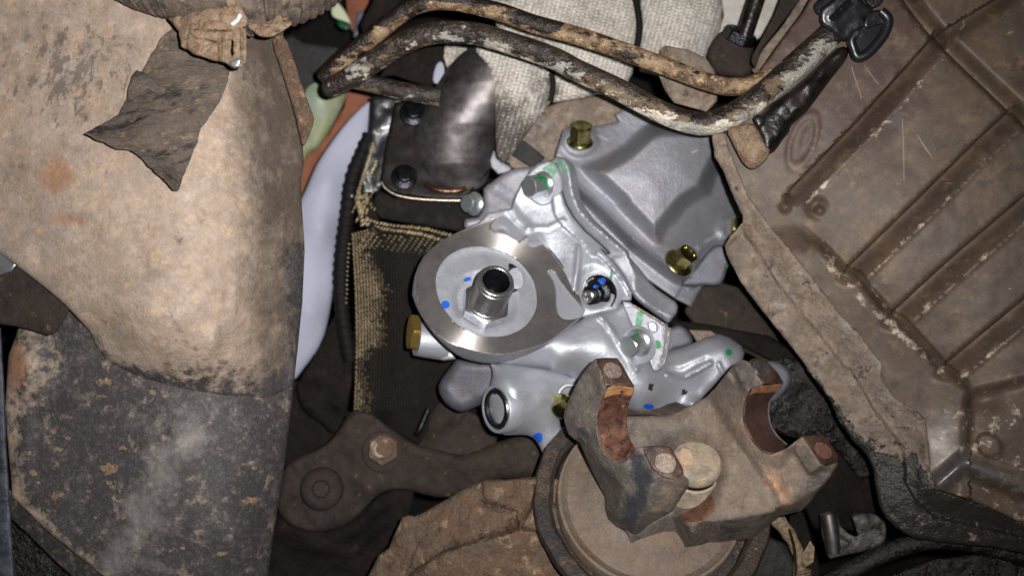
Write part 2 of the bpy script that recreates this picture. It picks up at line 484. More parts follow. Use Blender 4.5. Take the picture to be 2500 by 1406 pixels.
# ---------------------------------------------------------------- materials
def lin(c): 
    return tuple(((q/255)/12.92 if q/255 <= .04045 else (((q/255)+.055)/1.055)**2.4) for q in c) + (1,)
def mat(name, base, rough=.7, metal=0.0, layers=(), bumps=((5, .3),), spec=.5, aniso=None, coat=0, grit=0.0, gsize=34):
    """layers: dict(col, size, lo, hi, attr, k, rough, metal, kind, st) laid over one another; sizes in drawing units"""
    m = bpy.data.materials.new(name); m.use_nodes = True; nt = m.node_tree; N = nt.nodes; Lk = nt.links
    bs = N['Principled BSDF']; tc = N.new('ShaderNodeTexCoord')
    def val(inp, v):
        if hasattr(v, 'is_linked') or isinstance(v, bpy.types.NodeSocket): Lk.new(v, inp)
        else: inp.default_value = v
    def mathn(op, a, b=None, clamp=False):
        q = N.new('ShaderNodeMath'); q.operation = op; q.use_clamp = clamp; val(q.inputs[0], a)
        if b is not None: val(q.inputs[1], b)
        return q.outputs[0]
    def coords(st):
        if st is None: return tc.outputs['Object']
        mp = N.new('ShaderNodeMapping'); mp.inputs['Rotation'].default_value = (0, 0, st[3] if len(st) > 3 else 0)
        mp.vector_type = 'POINT'; mp.inputs['Scale'].default_value = st[:3]
        if len(st) > 3:
            m2 = N.new('ShaderNodeMapping'); m2.inputs['Rotation'].default_value = (0, 0, st[3]); Lk.new(tc.outputs['Object'], m2.inputs[0])
            mp.inputs['Rotation'].default_value = (0,0,0); Lk.new(m2.outputs[0], mp.inputs[0]); return mp.outputs[0]
        Lk.new(tc.outputs['Object'], mp.inputs[0]); return mp.outputs[0]
    def tex(size, kind='noise', detail=4, st=None, seed=0, rg=.6):
        if kind == 'voro':
            t = N.new('ShaderNodeTexVoronoi'); t.inputs['Scale'].default_value = 1/(size*S); Lk.new(coords(st), t.inputs['Vector']); 
            return mathn('MULTIPLY', t.outputs['Distance'], 1.0)
        t = N.new('ShaderNodeTexNoise'); t.noise_dimensions = '4D'; t.inputs['W'].default_value = seed*3.7
        t.inputs['Scale'].default_value = 1/(size*S); t.inputs['Detail'].default_value = detail
        t.inputs['Roughness'].default_value = rg; Lk.new(coords(st), t.inputs['Vector']); return t.outputs['Fac']
    col = None; ro = rough; me = metal
    rgb = N.new('ShaderNodeRGB'); rgb.outputs[0].default_value = lin(base); col = rgb.outputs[0]
    for i, l in enumerate(layers):
        f = tex(l.get('size', 40), l.get('kind', 'noise'), l.get('detail', 8), l.get('st'), l.get('seed', i+1), l.get('rg', .72))
        if l.get('attr'):
            at = N.new('ShaderNodeAttribute'); at.attribute_name = l['attr']
            f = mathn('ADD', mathn('MULTIPLY', mathn('SUBTRACT', f, .5), 2.6*l.get('k', 1.2)), at.outputs['Fac'])
        mr = N.new('ShaderNodeMapRange'); mr.clamp = True; Lk.new(f, mr.inputs[0])
        mr.inputs[1].default_value = l.get('lo', .45); mr.inputs[2].default_value = l.get('hi', .6)
        mr.inputs[3].default_value = 0; mr.inputs[4].default_value = l.get('amt', 1.0)
        fac = mr.outputs[0]
        if l.get('inv'): fac = mathn('SUBTRACT', l.get('amt', 1.0), fac)
        mx = N.new('ShaderNodeMix'); mx.data_type = 'RGBA'; Lk.new(fac, mx.inputs[0]); Lk.new(col, mx.inputs[6])
        mx.inputs[7].default_value = lin(l['col']); col = mx.outputs[2]
        if 'rough' in l:
            q = N.new('ShaderNodeMix'); Lk.new(fac, q.inputs[0]); val(q.inputs[2], ro); q.inputs[3].default_value = l['rough']; ro = q.outputs[0]
        if 'metal' in l:
            q = N.new('ShaderNodeMix'); Lk.new(fac, q.inputs[0]); val(q.inputs[2], me); q.inputs[3].default_value = l['metal']; me = q.outputs[0]
    if grit:
        for (sz, am, sd) in ((gsize, grit, 51), (gsize*.22, grit*.8, 57)):
            g = tex(sz, 'noise', 8, None, sd, .78)
            g = mathn('ADD', mathn('MULTIPLY', mathn('SUBTRACT', g, .5), am*7.5), 1.0)
            g = mathn('MAXIMUM', g, .2); g = mathn('MINIMUM', g, 1.55)
            mx = N.new('ShaderNodeMix'); mx.data_type = 'RGBA'; mx.blend_type = 'MULTIPLY'; mx.inputs[0].default_value = 1; Lk.new(col, mx.inputs[6])
            cb = N.new('ShaderNodeCombineColor'); [Lk.new(g, cb.inputs[q]) for q in range(3)]; Lk.new(cb.outputs[0], mx.inputs[7]); col = mx.outputs[2]
    Lk.new(col, bs.inputs['Base Color']); val(bs.inputs['Roughness'], ro); val(bs.inputs['Metallic'], me)
    bs.inputs['Specular IOR Level'].default_value = spec
    if coat: bs.inputs['Coat Weight'].default_value = coat; bs.inputs['Coat Roughness'].default_value = .15
    nrm = None
    for j, b in enumerate(bumps):
        kind = b[2] if len(b) > 2 else 'noise'; st = b[3] if len(b) > 3 else None
        h = tex(b[0], kind, 4, st, 20+j)
        bn = N.new('ShaderNodeBump'); bn.inputs['Strength'].default_value = min(1, b[1]); bn.inputs['Distance'].default_value = b[0]*S*1.1*max(1, b[1])
        Lk.new(h, bn.inputs['Height'])
        if nrm is not None: Lk.new(nrm, bn.inputs['Normal'])
        nrm = bn.outputs[0]
    if nrm is not None: Lk.new(nrm, bs.inputs['Normal'])
    if aniso:
        bs.inputs['Anisotropic'].default_value = aniso
        vt = N.new('ShaderNodeVectorTransform'); vt.vector_type = 'VECTOR'; vt.convert_from = 'OBJECT'; vt.convert_to = 'WORLD'
        Lk.new(tc.outputs['Object'], vt.inputs[0]); Lk.new(vt.outputs[0], bs.inputs['Tangent'])
    return m
# ---- metals and dirt
ALU = mat('cast_aluminium', (170,171,179), .48, .55, [dict(col=(150,151,160), size=120, lo=.45, hi=.7, rough=.5), dict(col=(205,206,214), size=3.5, lo=.62, hi=.72, amt=.5), dict(col=(120,112,100), size=30, lo=.66, hi=.76, amt=.35)], [(3.2,.5), (9,.12)], grit=0.06)
ALU2 = mat('cast_aluminium_smooth', (172,174,182), .46, .55, [dict(col=(140,142,152), size=70, lo=.5, hi=.75, amt=.6), dict(col=(214,216,226), size=3, lo=.62, hi=.72, amt=.4)], [(2.8,.4), (9,.08)], grit=0.05)
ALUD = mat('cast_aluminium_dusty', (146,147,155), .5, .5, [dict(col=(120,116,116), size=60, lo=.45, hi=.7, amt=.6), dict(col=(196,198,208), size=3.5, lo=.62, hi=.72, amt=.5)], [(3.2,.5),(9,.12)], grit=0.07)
MACH = mat('machined_aluminium', (186,180,177), .48, .85, [dict(col=(158,150,145), size=60, lo=.4, hi=.65, rough=.5), dict(col=(190,188,186), size=300, lo=.55, hi=.7, amt=.5)], [(2.2,.03)], aniso=.97, grit=0.05)
STEEL = mat('bright_turned_steel', (206,206,208), .24, .95, [dict(col=(120,118,116), size=25, lo=.5, hi=.7, amt=.5)], [(4,.1)])
ZINC = mat('zinc_plated_steel', (200,206,208), .3, .85, [dict(col=(120,128,128), size=20, lo=.5, hi=.7, amt=.5)], [(4,.06)])
GOLD = mat('yellow_chromate_steel', (200,192,130), .24, 1.0, [dict(col=(120,112,60), size=16, lo=.45, hi=.65), dict(col=(190,180,190), size=22, lo=.6, hi=.72, amt=.4)], [(4,.08)])
BRASS = mat('brass', (190,160,84), .32, .9, [], [(5,.2)])
BLKST = mat('black_shaded_steel', (46,47,52), .3, .8, [dict(col=(20,20,22), size=20)], [(5,.3)])
BORE = mat('bore_shadow_metal', (84,84,88), .3, .9, [dict(col=(60,60,62), size=20)], [(4,.2)])
GREEN = mat('green_paint_pen', (24,120,70), .5, 0, [dict(col=(60,150,100), size=6, lo=.5, hi=.7, amt=.5)], [(4,.1)])
BLUE = mat('blue_paint_pen', (24,84,184), .45, 0, [dict(col=(60,104,170), size=8, lo=.55, hi=.7, amt=.5)], [(5,.05)])
VIOLET = mat('violet_paint_pen', (44,22,130), .5, 0, [], [(5,.05)])
CASTMARK = mat('bright_raised_cast_marks', (205,206,212), .4, .4, [], [(3,.3)])
TAN = (176,150,124)
FRAME = mat('muddy_painted_steel', (160,143,130), .78, 0, [
    dict(col=(148,130,114), size=95, lo=.42, hi=.62), dict(col=(186,158,132), size=38, lo=.5, hi=.66, amt=.8), dict(col=(206,194,184), size=60, lo=.52, hi=.72, amt=.35, seed=9),
    dict(col=(122,112,106), size=75, lo=.53, hi=.7, amt=.55, seed=61), dict(col=(190,172,156), size=50, lo=.56, hi=.7, amt=.25, seed=63),
    dict(col=(156,116,90), size=90, attr='rust', k=1.0, lo=.45, hi=.8, amt=.8), dict(col=(88,77,68), size=60, attr='brown', k=.8, lo=.1, hi=.95),
    dict(col=(88,80,76), size=20, attr='grain', k=1.6, lo=.75, hi=1.0, amt=.7, st=(1,.55,1,.35)),
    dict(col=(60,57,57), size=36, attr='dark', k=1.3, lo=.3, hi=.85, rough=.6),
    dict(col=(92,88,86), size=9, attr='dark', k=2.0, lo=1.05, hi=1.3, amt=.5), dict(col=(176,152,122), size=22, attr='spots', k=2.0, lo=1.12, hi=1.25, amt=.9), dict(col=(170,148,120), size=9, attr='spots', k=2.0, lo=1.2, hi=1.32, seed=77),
    dict(col=(146,140,136), size=60, attr='haze', k=1.2, lo=.25, hi=1.2, amt=.65),
    dict(col=(214,196,170), size=5, lo=.67, hi=.73, amt=.7), dict(col=(58,52,49), size=9, lo=.64, hi=.7, amt=.85, seed=31)], [(4.5,.4), (16,.12)], spec=.3, grit=0.16)
RUBBER = mat('dusty_torn_rubber', (88,78,70), .75, 0, [dict(col=(36,35,37), size=34, lo=.52, hi=.62, st=(.35,1.6,1,-.35)), dict(col=(134,114,90), size=22, lo=.56, hi=.66, st=(.6,1.5,1,-.35)), dict(col=(104,92,80), size=60, lo=.5, hi=.7, amt=.7),
    dict(col=(186,158,118), size=7, lo=.68, hi=.74)], [(9,.7,'noise',(.4,1.5,1)), (3,.4)], spec=.3, grit=0.25)
MUD = mat('dried_mud', (140,121,102), .9, 0, [dict(col=(126,100,78), size=18, lo=.45, hi=.6), dict(col=(200,178,152), size=7, lo=.6, hi=.7), dict(col=(84,66,54), size=10, lo=.64, hi=.74)], [(6,.9), (20,.7)], spec=.2, grit=0.25)
HOSE = mat('muddy_black_hose', (112,98,86), .7, 0, [dict(col=(66,60,58), size=26, lo=.44, hi=.6), dict(col=(168,146,120), size=12, lo=.57, hi=.68)], [(6,.6)], spec=.35, grit=0.25)
WHITEP = mat('white_plastic', (158,160,178), .75, 0, [dict(col=(148,149,166), size=400, lo=.4, hi=.6)], [(60,.02)])
YEL = mat('pale_yellow_plastic', (126,130,94), .5, 0, [dict(col=(136,148,132), size=90, lo=.45, hi=.6)], [(60,.05)])
ORG = mat('orange_board', (128,76,50), .75, 0, [dict(col=(112,62,40), size=70, lo=.45, hi=.6)], [(20,.1)])
DKG = mat('dull_dark_metal', (36,35,36), .7, 0, [dict(col=(26,24,24), size=50, lo=.4, hi=.6)], [(12,.5)])
PIPE = mat('flaking_coated_pipe', (60,50,43), .42, .15, [
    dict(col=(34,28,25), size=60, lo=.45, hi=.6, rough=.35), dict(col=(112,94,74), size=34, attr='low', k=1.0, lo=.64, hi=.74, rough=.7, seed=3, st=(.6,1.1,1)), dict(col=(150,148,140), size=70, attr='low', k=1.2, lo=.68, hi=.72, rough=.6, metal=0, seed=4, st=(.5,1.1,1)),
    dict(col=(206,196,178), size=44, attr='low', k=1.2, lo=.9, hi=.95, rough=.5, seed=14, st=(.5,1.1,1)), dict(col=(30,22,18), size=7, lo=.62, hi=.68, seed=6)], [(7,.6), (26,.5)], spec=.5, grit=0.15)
PIPET = mat('tan_scaled_pipe', (150,126,98), .5, .1, [
    dict(col=(86,62,42), size=50, lo=.44, hi=.56, rough=.45), dict(col=(196,172,136), size=20, lo=.55, hi=.62, rough=.7, seed=3), dict(col=(178,172,160), size=60, lo=.58, hi=.62, seed=4),
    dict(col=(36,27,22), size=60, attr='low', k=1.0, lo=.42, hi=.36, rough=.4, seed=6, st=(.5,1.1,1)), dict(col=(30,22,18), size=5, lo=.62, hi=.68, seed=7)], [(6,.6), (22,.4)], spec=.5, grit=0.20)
PIPEG = mat('greasy_black_pipe', (40,34,30), .4, .2, [dict(col=(16,14,14), size=60, lo=.4, hi=.6, rough=.3), dict(col=(96,78,62), size=30, lo=.6, hi=.7, rough=.7)], [(14,.15)], spec=.35)
BLKP = mat('oily_black_plastic', (26,26,30), .36, 0, [dict(col=(66,60,60), size=24, lo=.58, hi=.7, rough=.5), dict(col=(96,80,66), size=8, lo=.68, hi=.74)], [(9,.1)], coat=.1)
PAN = mat('oil_stained_brown_pan', (82,69,59), .54, .12, [
    dict(col=(96,80,66), size=120, lo=.44, hi=.62), dict(col=(74,58,51), size=150, attr='red', k=.9, lo=.4, hi=.7), dict(col=(126,104,80), size=50, lo=.54, hi=.7, amt=.6, seed=8), dict(col=(92,74,60), size=14, lo=.54, hi=.68, amt=.7),
    dict(col=(70,52,34), size=30, attr='groove', k=.5, lo=.4, hi=.8, amt=.9),
    dict(col=(182,166,150), size=26, attr='pale', k=1.2, lo=.5, hi=.75, amt=.85), dict(col=(112,108,106), size=60, attr='grey', k=.6, lo=.2, hi=.9, rough=.36, metal=.45, amt=.85),
    dict(col=(54,46,41), size=70, lo=.52, hi=.68, amt=.7, seed=73), dict(col=(136,112,84), size=46, lo=.57, hi=.68, amt=.6, seed=75), dict(col=(52,44,39), size=7, lo=.62, hi=.69, amt=.85), dict(col=(206,186,160), size=5, lo=.7, hi=.74, seed=41)], [(3.5,.12)], spec=.35, grit=0.14)
RAIL = mat('dusty_pan_rail', (112,99,88), .75, 0, [dict(col=(136,121,107), size=40, lo=.45, hi=.6), dict(col=(112,92,76), size=30, lo=.54, hi=.64), dict(col=(150,146,142), size=60, lo=.56, hi=.66, amt=.7, seed=5),
    dict(col=(44,40,38), size=44, attr='oil', k=1.4, lo=.5, hi=.62, rough=.25), dict(col=(40,37,35), size=34, lo=.58, hi=.66, amt=.9), dict(col=(36,34,34), size=12, lo=.62, hi=.68), dict(col=(200,170,130), size=7, lo=.66, hi=.72, amt=.7)], [(6,.6), (24,.2)], spec=.4, grit=0.22)
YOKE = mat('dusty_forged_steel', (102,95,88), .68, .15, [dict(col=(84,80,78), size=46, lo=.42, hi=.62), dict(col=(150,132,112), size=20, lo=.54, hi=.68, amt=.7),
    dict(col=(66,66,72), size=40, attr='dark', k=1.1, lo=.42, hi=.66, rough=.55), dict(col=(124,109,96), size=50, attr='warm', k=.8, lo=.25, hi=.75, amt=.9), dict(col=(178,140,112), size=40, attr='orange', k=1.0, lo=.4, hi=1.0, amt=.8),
    dict(col=(58,54,52), size=60, lo=.53, hi=.68, amt=.65, seed=71), dict(col=(40,37,36), size=7, lo=.6, hi=.68, amt=.85), dict(col=(186,160,130), size=6, lo=.67, hi=.72, amt=.7)], [(4.5,.6), (14,.12)], spec=.35, grit=0.22)
RUSTS = mat('rusty_machined_saddle', (100,66,48), .65, 0, [dict(col=(74,42,32), size=40, lo=.4, hi=.56), dict(col=(150,104,70), size=30, lo=.58, hi=.66), dict(col=(40,26,22), size=22, lo=.5, hi=.6)], [(5,.5)], grit=0.25)
RUSTD = mat('dark_rusty_machined_saddle', (60,42,35), .6, 0, [dict(col=(52,32,26), size=30, lo=.4, hi=.56), dict(col=(150,92,56), size=20, lo=.64, hi=.72), dict(col=(30,20,18), size=10, lo=.62, hi=.7)], [(5,.5)], grit=0.25)
PADM = mat('rust_filmed_pad', (74,52,41), .5, .3, [dict(col=(48,36,30), size=24, lo=.45, hi=.6), dict(col=(124,86,62), size=20, lo=.6, hi=.7)], [(4,.25)], grit=0.20)
HOLEM = mat('dusty_tapped_hole_plug', (132,118,108), .5, .5, [dict(col=(96,76,66), size=9, lo=.5, hi=.62), dict(col=(214,200,188), size=7, lo=.64, hi=.72)], [(3,.6)], grit=0.30)
DIFF = mat('muddy_iron_casting', (90,76,65), .85, 0, [dict(col=(94,74,60), size=60, lo=.42, hi=.58), dict(col=(150,126,100), size=34, lo=.55, hi=.68), dict(col=(98,96,98), size=26, lo=.6, hi=.7, amt=.8), dict(col=(60,46,38), size=9, lo=.63, hi=.7)], [(7,.7), (30,.5)], spec=.25, grit=0.28)
DISC = mat('dusty_flange_disc', (112,100,89), .66, .1, [dict(col=(112,94,80), size=90, lo=.4, hi=.65), dict(col=(98,92,94), size=60, lo=.54, hi=.7, amt=.8), dict(col=(196,176,148), size=16, lo=.62, hi=.72, amt=.6), dict(col=(40,36,34), size=9, lo=.68, hi=.72)], [(5,.4), (30,.2)], spec=.35, grit=0.16)
SEAL = mat('rusty_dark_shield_ring', (62,52,45), .6, .2, [dict(col=(44,42,44), size=40, lo=.45, hi=.6), dict(col=(150,106,68), size=22, lo=.6, hi=.68), dict(col=(110,92,74), size=60, lo=.5, hi=.7, amt=.6)], [(7,.7)], spec=.4, grit=0.25)
ARM = mat('dirty_dimmed_bracket', (50,42,37), .8, 0, [dict(col=(40,33,29), size=80, lo=.42, hi=.6), dict(col=(112,90,70), size=24, lo=.6, hi=.72), dict(col=(34,28,24), size=20, lo=.62, hi=.7)], [(6,.5)], spec=.3, grit=0.25)  # dirty brown, darkened further in place of flash falloff
ARMD = mat('dimmed_brown_grime', (27,21,18), .8, 0, [dict(col=(16,13,11), size=80, lo=.4, hi=.6), dict(col=(52,39,30), size=50, lo=.58, hi=.7)], [(12,.7)], spec=.2, grit=0.30)  # oily grime, its colour also lowered to stand for light lost with depth
OILY = mat('wet_black_grime', (20,16,15), .24, 0, [dict(col=(40,30,24), size=60, lo=.5, hi=.65, rough=.5), dict(col=(110,96,84), size=8, lo=.68, hi=.72)], [(6,.9), (16,.6)], spec=.6)
BACK = mat('dimmed_grimy_block', (14,11,10), .8, 0, [dict(col=(28,21,17), size=160, lo=.5, hi=.7)], [(20,.6)], spec=.2, grit=0.30)  # grimy backdrop, flash falloff put into its dark colour as well
KNIT = mat('beige_knitted_glass_cloth', (186,181,173), .6, .1, [dict(col=(162,155,146), size=90, lo=.45, hi=.65), dict(col=(112,106,102), size=60, attr='grey_shade', k=.9, lo=.35, hi=.8, rough=.4, metal=.4)], [(3,.3)], spec=.3, grit=0.12)
STRAP = mat('black_strap', (14,13,13), .7, 0, [], [(6,.3)], spec=.2)
ELBOW = mat('brushed_dark_steel', (112,108,108), .5, .85, [dict(col=(78,72,70), size=50, lo=.42, hi=.62, rough=.46), ], [(4,.05)], grit=0.08)
COPPER = mat('heat_tinted_collar', (110,84,72), .3, .9, [dict(col=(110,76,60), size=20)], [(6,.3)])
FLNG = mat('oily_dark_flange', (26,19,16), .42, .1, [dict(col=(14,12,11), size=50, lo=.4, hi=.6), dict(col=(80,48,30), size=30, lo=.62, hi=.72)], [(8,.06)], grit=0.08, spec=.12)
EDGE = mat('bare_steel_edge', (190,176,160), .3, .9, [], [(5,.2)])
SLV = mat('dark_braid_backing', (20,16,13), .8, 0, [dict(col=(18,14,11), size=50)], [(6,.6)], spec=.2, grit=0.20)
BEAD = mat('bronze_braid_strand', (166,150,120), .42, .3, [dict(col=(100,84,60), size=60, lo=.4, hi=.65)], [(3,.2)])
WIREC = mat('dusty_tape_wrapped_wire', (150,130,104), .8, 0, [dict(col=(96,82,64), size=16)], [(6,.7)], grit=0.30)
BLUEB = mat('blue_black_paint', (66,68,78), .5, 0, [dict(col=(40,42,50), size=30, lo=.45, hi=.6), dict(col=(150,126,100), size=12, lo=.63, hi=.7)], [(5,.4)], spec=.4, grit=0.20)

# ---- backdrop
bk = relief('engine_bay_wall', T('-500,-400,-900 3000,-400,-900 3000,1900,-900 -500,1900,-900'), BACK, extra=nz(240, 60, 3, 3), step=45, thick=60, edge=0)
tag(bk, 'dark grimy engine bay behind everything', kind='structure')

BLKD = mat('near_black_greasy_steel', (15,13,12), .7, 0, [dict(col=(44,34,28), size=40, lo=.5, hi=.7)], [(9,.15)], spec=.12, grit=.2)
BEADM = mat('half_shaded_braid_strand', (92,80,62), .45, .3, [], [(3,.2)])  # half-lit copy of the strand colour, for the fade into shade
BEADK = mat('shaded_oily_braid_strand', (30,25,20), .5, .2, [dict(col=(16,13,11), size=40)], [(3,.2)])  # oil-soaked strands, with the shade of the turned-away side in their colour
ELBK = mat('dark_bore', (12,12,12), .5, .3, [], [(4,.1)])
ALUF = mat('shaded_far_aluminium', (96,97,106), .5, .4, [dict(col=(84,82,86), size=60, lo=.45, hi=.65)], [(3.2,.5)], grit=.08)  # darker aluminium copy: shade on the far lobes put into the colour
# ================================================================ left: frame member
fr = thing('frame_member', 'big mud dusted steel frame arm filling the left side, tan above and black below', 'vehicle frame', 350, 700, 200)
lowO = T('p -60,760,150 45,800,170 20,870,170 12,1000,175 22,1120,180 30,1214,180 120,1300,185 255,1410,190 300,1450,190 650,1450,60 658,1380,62 672,1280,62 690,1170,62 704,1060,64 716,960,68 722,880,70 600,780,160 300,760,190 150,740,180')[1:]
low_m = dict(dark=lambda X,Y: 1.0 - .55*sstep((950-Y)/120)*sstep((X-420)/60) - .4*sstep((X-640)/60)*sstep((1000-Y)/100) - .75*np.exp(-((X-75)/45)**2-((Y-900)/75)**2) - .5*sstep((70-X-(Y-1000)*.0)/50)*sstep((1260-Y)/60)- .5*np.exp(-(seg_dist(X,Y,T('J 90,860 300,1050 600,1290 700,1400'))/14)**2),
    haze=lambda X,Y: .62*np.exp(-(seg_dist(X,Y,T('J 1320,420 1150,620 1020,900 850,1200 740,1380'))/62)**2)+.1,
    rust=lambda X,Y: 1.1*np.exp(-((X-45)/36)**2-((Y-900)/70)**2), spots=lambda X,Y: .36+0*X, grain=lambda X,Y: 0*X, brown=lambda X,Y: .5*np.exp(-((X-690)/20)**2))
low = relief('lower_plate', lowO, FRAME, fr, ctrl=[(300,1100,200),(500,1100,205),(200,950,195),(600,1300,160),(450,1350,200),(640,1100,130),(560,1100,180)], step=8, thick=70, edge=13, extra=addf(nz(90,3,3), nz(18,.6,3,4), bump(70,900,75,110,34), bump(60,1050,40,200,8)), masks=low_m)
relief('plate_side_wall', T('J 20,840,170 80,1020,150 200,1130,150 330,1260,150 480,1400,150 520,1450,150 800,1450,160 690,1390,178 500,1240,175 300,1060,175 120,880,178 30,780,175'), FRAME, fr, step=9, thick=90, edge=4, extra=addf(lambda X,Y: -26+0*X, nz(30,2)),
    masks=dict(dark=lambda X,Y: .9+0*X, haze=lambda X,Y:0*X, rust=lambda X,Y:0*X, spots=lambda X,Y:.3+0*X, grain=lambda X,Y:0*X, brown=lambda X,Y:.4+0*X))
upO = T('p -60,-60,300 300,-60,300 560,-60,270 700,-60,130 694,60,122 690,120,120 715,240,110 738,330,100 742,400,95 735,440,92 737,505,90 741,560,90 744,610,88 738,740,80 726,860,74 716,945,70 650,975,118 560,985,160 455,968,184 380,940,196 320,915,198 270,888,200 240,855,206 216,806,222 196,783,250 160,745,262 120,710,262 62,665,258 0,618,250 -60,580,245')
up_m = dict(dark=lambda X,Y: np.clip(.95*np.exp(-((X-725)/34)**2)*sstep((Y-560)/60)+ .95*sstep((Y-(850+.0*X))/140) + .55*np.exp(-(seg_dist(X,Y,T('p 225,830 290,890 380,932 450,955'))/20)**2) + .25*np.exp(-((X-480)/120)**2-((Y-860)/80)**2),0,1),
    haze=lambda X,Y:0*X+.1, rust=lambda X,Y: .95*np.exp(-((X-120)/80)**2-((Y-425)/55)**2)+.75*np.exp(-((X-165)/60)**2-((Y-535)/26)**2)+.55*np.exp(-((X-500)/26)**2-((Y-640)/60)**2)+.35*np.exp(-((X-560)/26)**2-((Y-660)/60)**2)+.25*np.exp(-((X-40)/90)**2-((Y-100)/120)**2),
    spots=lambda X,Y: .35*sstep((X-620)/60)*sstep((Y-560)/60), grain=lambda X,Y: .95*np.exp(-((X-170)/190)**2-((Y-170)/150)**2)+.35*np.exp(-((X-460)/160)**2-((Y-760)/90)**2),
    brown=lambda X,Y: (.55+.4*sstep((620-Y)/250))*sstep((X-520)/130)+.28*sstep((X-300)/200)*sstep((250-Y)/200)+.25*sstep((X-600)/60))  # brown: shading of the receding right side put into the colour
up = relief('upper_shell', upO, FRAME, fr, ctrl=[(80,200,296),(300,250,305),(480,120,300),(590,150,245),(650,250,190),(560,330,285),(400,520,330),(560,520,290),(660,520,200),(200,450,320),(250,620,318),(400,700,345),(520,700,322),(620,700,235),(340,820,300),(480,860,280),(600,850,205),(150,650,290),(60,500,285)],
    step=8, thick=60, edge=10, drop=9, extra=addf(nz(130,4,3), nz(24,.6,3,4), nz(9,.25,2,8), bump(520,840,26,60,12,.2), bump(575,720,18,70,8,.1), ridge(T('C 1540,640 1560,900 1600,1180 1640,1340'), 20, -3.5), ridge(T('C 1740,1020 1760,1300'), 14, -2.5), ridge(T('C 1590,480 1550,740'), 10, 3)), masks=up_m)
for (x,y,r) in ((735,560,8),(727,905,7)): pass
for i_, (x, y, a, b) in enumerate(((740,680,46,40),(745,772,20,15),(833,536,24,15),(400,547,32,17),(465,472,20,15),(365,425,17,15),(225,705,26,24),(375,865,34,26),(600,830,13,10),(775,875,14,20),(822,892,30,12),(828,1002,26,13),(1035,160,24,18),(690,185,36,9),(715,85,42,22),(1700,890,44,26),(1500,1250,28,16),(1725,670,17,15),(1240,1215,16,12),(1415,205,14,10),(330,497,12,10),(650,1008,10,8),(1190,855,12,10),(260,768,10,12))):
    r_ = REG['J']; nn_ = 18 if a > 30 else 11
    decal('mud_splat', [low], blob_outline(r_[0]+x/r_[2], r_[1]+y/r_[2], a/r_[2], b/r_[2], 0, nn_, .5 if a > 30 else .28, i_), MUD, fr, lift=1.6, step=3.5, crv=0 if a > 30 else 2)
# torn flap
fl = thing('torn_rubber_flap', 'torn dark rubber flap with pointed corners on the tan frame arm below the hose', 'rubber flap', 400, 290, 330)
flO = T('C 1200,190,322 1110,255,322 1040,370,324 980,480,326 960,520,327 905,560,329 880,620,330 865,690,332 820,780,340 700,855,366 575,915,402 650,955,398 800,1020,388 890,1030,386 950,1070,390 1060,1180,398 1150,1260,402 1195,1303,404 1228,1305,392 1270,1180,346 1320,1060,340 1365,950,334 1380,880,330 1450,790,322 1520,680,312 1560,560,304 1585,470,300 1500,380,305 1350,250,312')
relief('flap_sheet', flO, RUBBER, fl, ctrl=[(410,290,352),(385,385,366),(340,310,366),(470,200,326),(420,160,324)], step=6, thick=11, edge=3, drop=2, rag=3, extra=addf(nz(26,3.5,3,2,sx=.5,sy=1.4), nz(9,1.2,2,3), ridge(T('C 940,480 1020,540 1090,590 1150,640 1230,700'), 16, 5), ridge(T('C 860,770 1000,740 1130,760'), 8, -5), ridge(T('C 1380,880 1250,760'), 12, 3)))
relief('folded_tip', T('C 935,480,346 985,500,345 1060,560,344 1150,630,340 1110,660,344 1010,610,350 900,690,348 868,690,346 880,600,346 905,520,346'), RUBBER, fl, step=6, thick=6, edge=3, drop=2, rag=2, extra=nz(16,2,3,2))
# corrugated hose and clamp
ho = thing('corrugated_hose', 'mud caked corrugated hose with a clamp crossing the top left corner', 'hose', 560, -20, 340)
def corr(t, a, L): return 1 + .05*math.sin(L*2*math.pi/13) 
tube('left_bellows', [(250,-190,330),(330,-118,350),(400,-88,362),(470,-72,368),(500,-66,370)], 122, HOSE, ho, n=64, sub=24, rfn=corr)
tube('right_bellows', [(628,-55,372),(670,-58,362),(720,-78,345),(790,-130,330),(860,-210,310)], 120, HOSE, ho, n=64, sub=24, rfn=corr)
tube('smooth_cuff', [(455,-74,370),(500,-62,372),(560,-52,375),(600,-48,375),(650,-48,370)], 126, HOSE, ho, n=48, sub=8, rfn=lambda t,a,L: 1+.02*vnoise(np.array([a*4]), np.array([L/12]),3)[0])
tube('clamp_band', [(584,-50,376),(604,-50,376)], 133, MUD, ho, n=48, sub=6, rfn=lambda t,a,L: 1+.03*vnoise(np.array([a*6]), np.array([L/6]),5)[0])
relief('worn_stripe', T('C 1640,90,486 1665,110,486 1640,150,486 1600,185,480 1575,165,480 1620,130,484'), mat('worn_white_plastic', (210,208,206), .5), ho, step=4, thick=8, edge=2)
lug = relief('mud_lump', T('C 1150,130,430 1230,215,440 1245,325,450 1290,345,455 1370,390,455 1450,410,455 1500,430,455 1510,300,458 1420,270,458 1350,240,456 1450,215,458 1600,215,462 1690,190,462 1710,130,462 1640,30,465 1400,60,465'), MUD, ho, step=5, thick=60, edge=9, rag=3, extra=addf(nz(22,7,3,3), nz(8,2,2,4)))
relief('clamp_lug', T('C 1495,290,468 1500,420,468 1560,440,468 1590,468,470 1620,472,470 1660,460,470 1690,430,468 1695,350,468 1690,200,466 1650,190,466 1540,220,466 1300,195,462 1310,240,464 1360,265,466 1440,275,466'), MUD, ho, step=4, thick=40, edge=5, rag=1.5, holes=[T('C 1592,270 1606,290 1600,330 1606,372 1592,395 1584,360 1590,310')], extra=addf(ridge(T('C 1540,220 1530,420'),6,6), ridge(T('C 1660,200 1665,430'),6,7), bump(573,160,14,7,7), nz(7,1.5,2)))
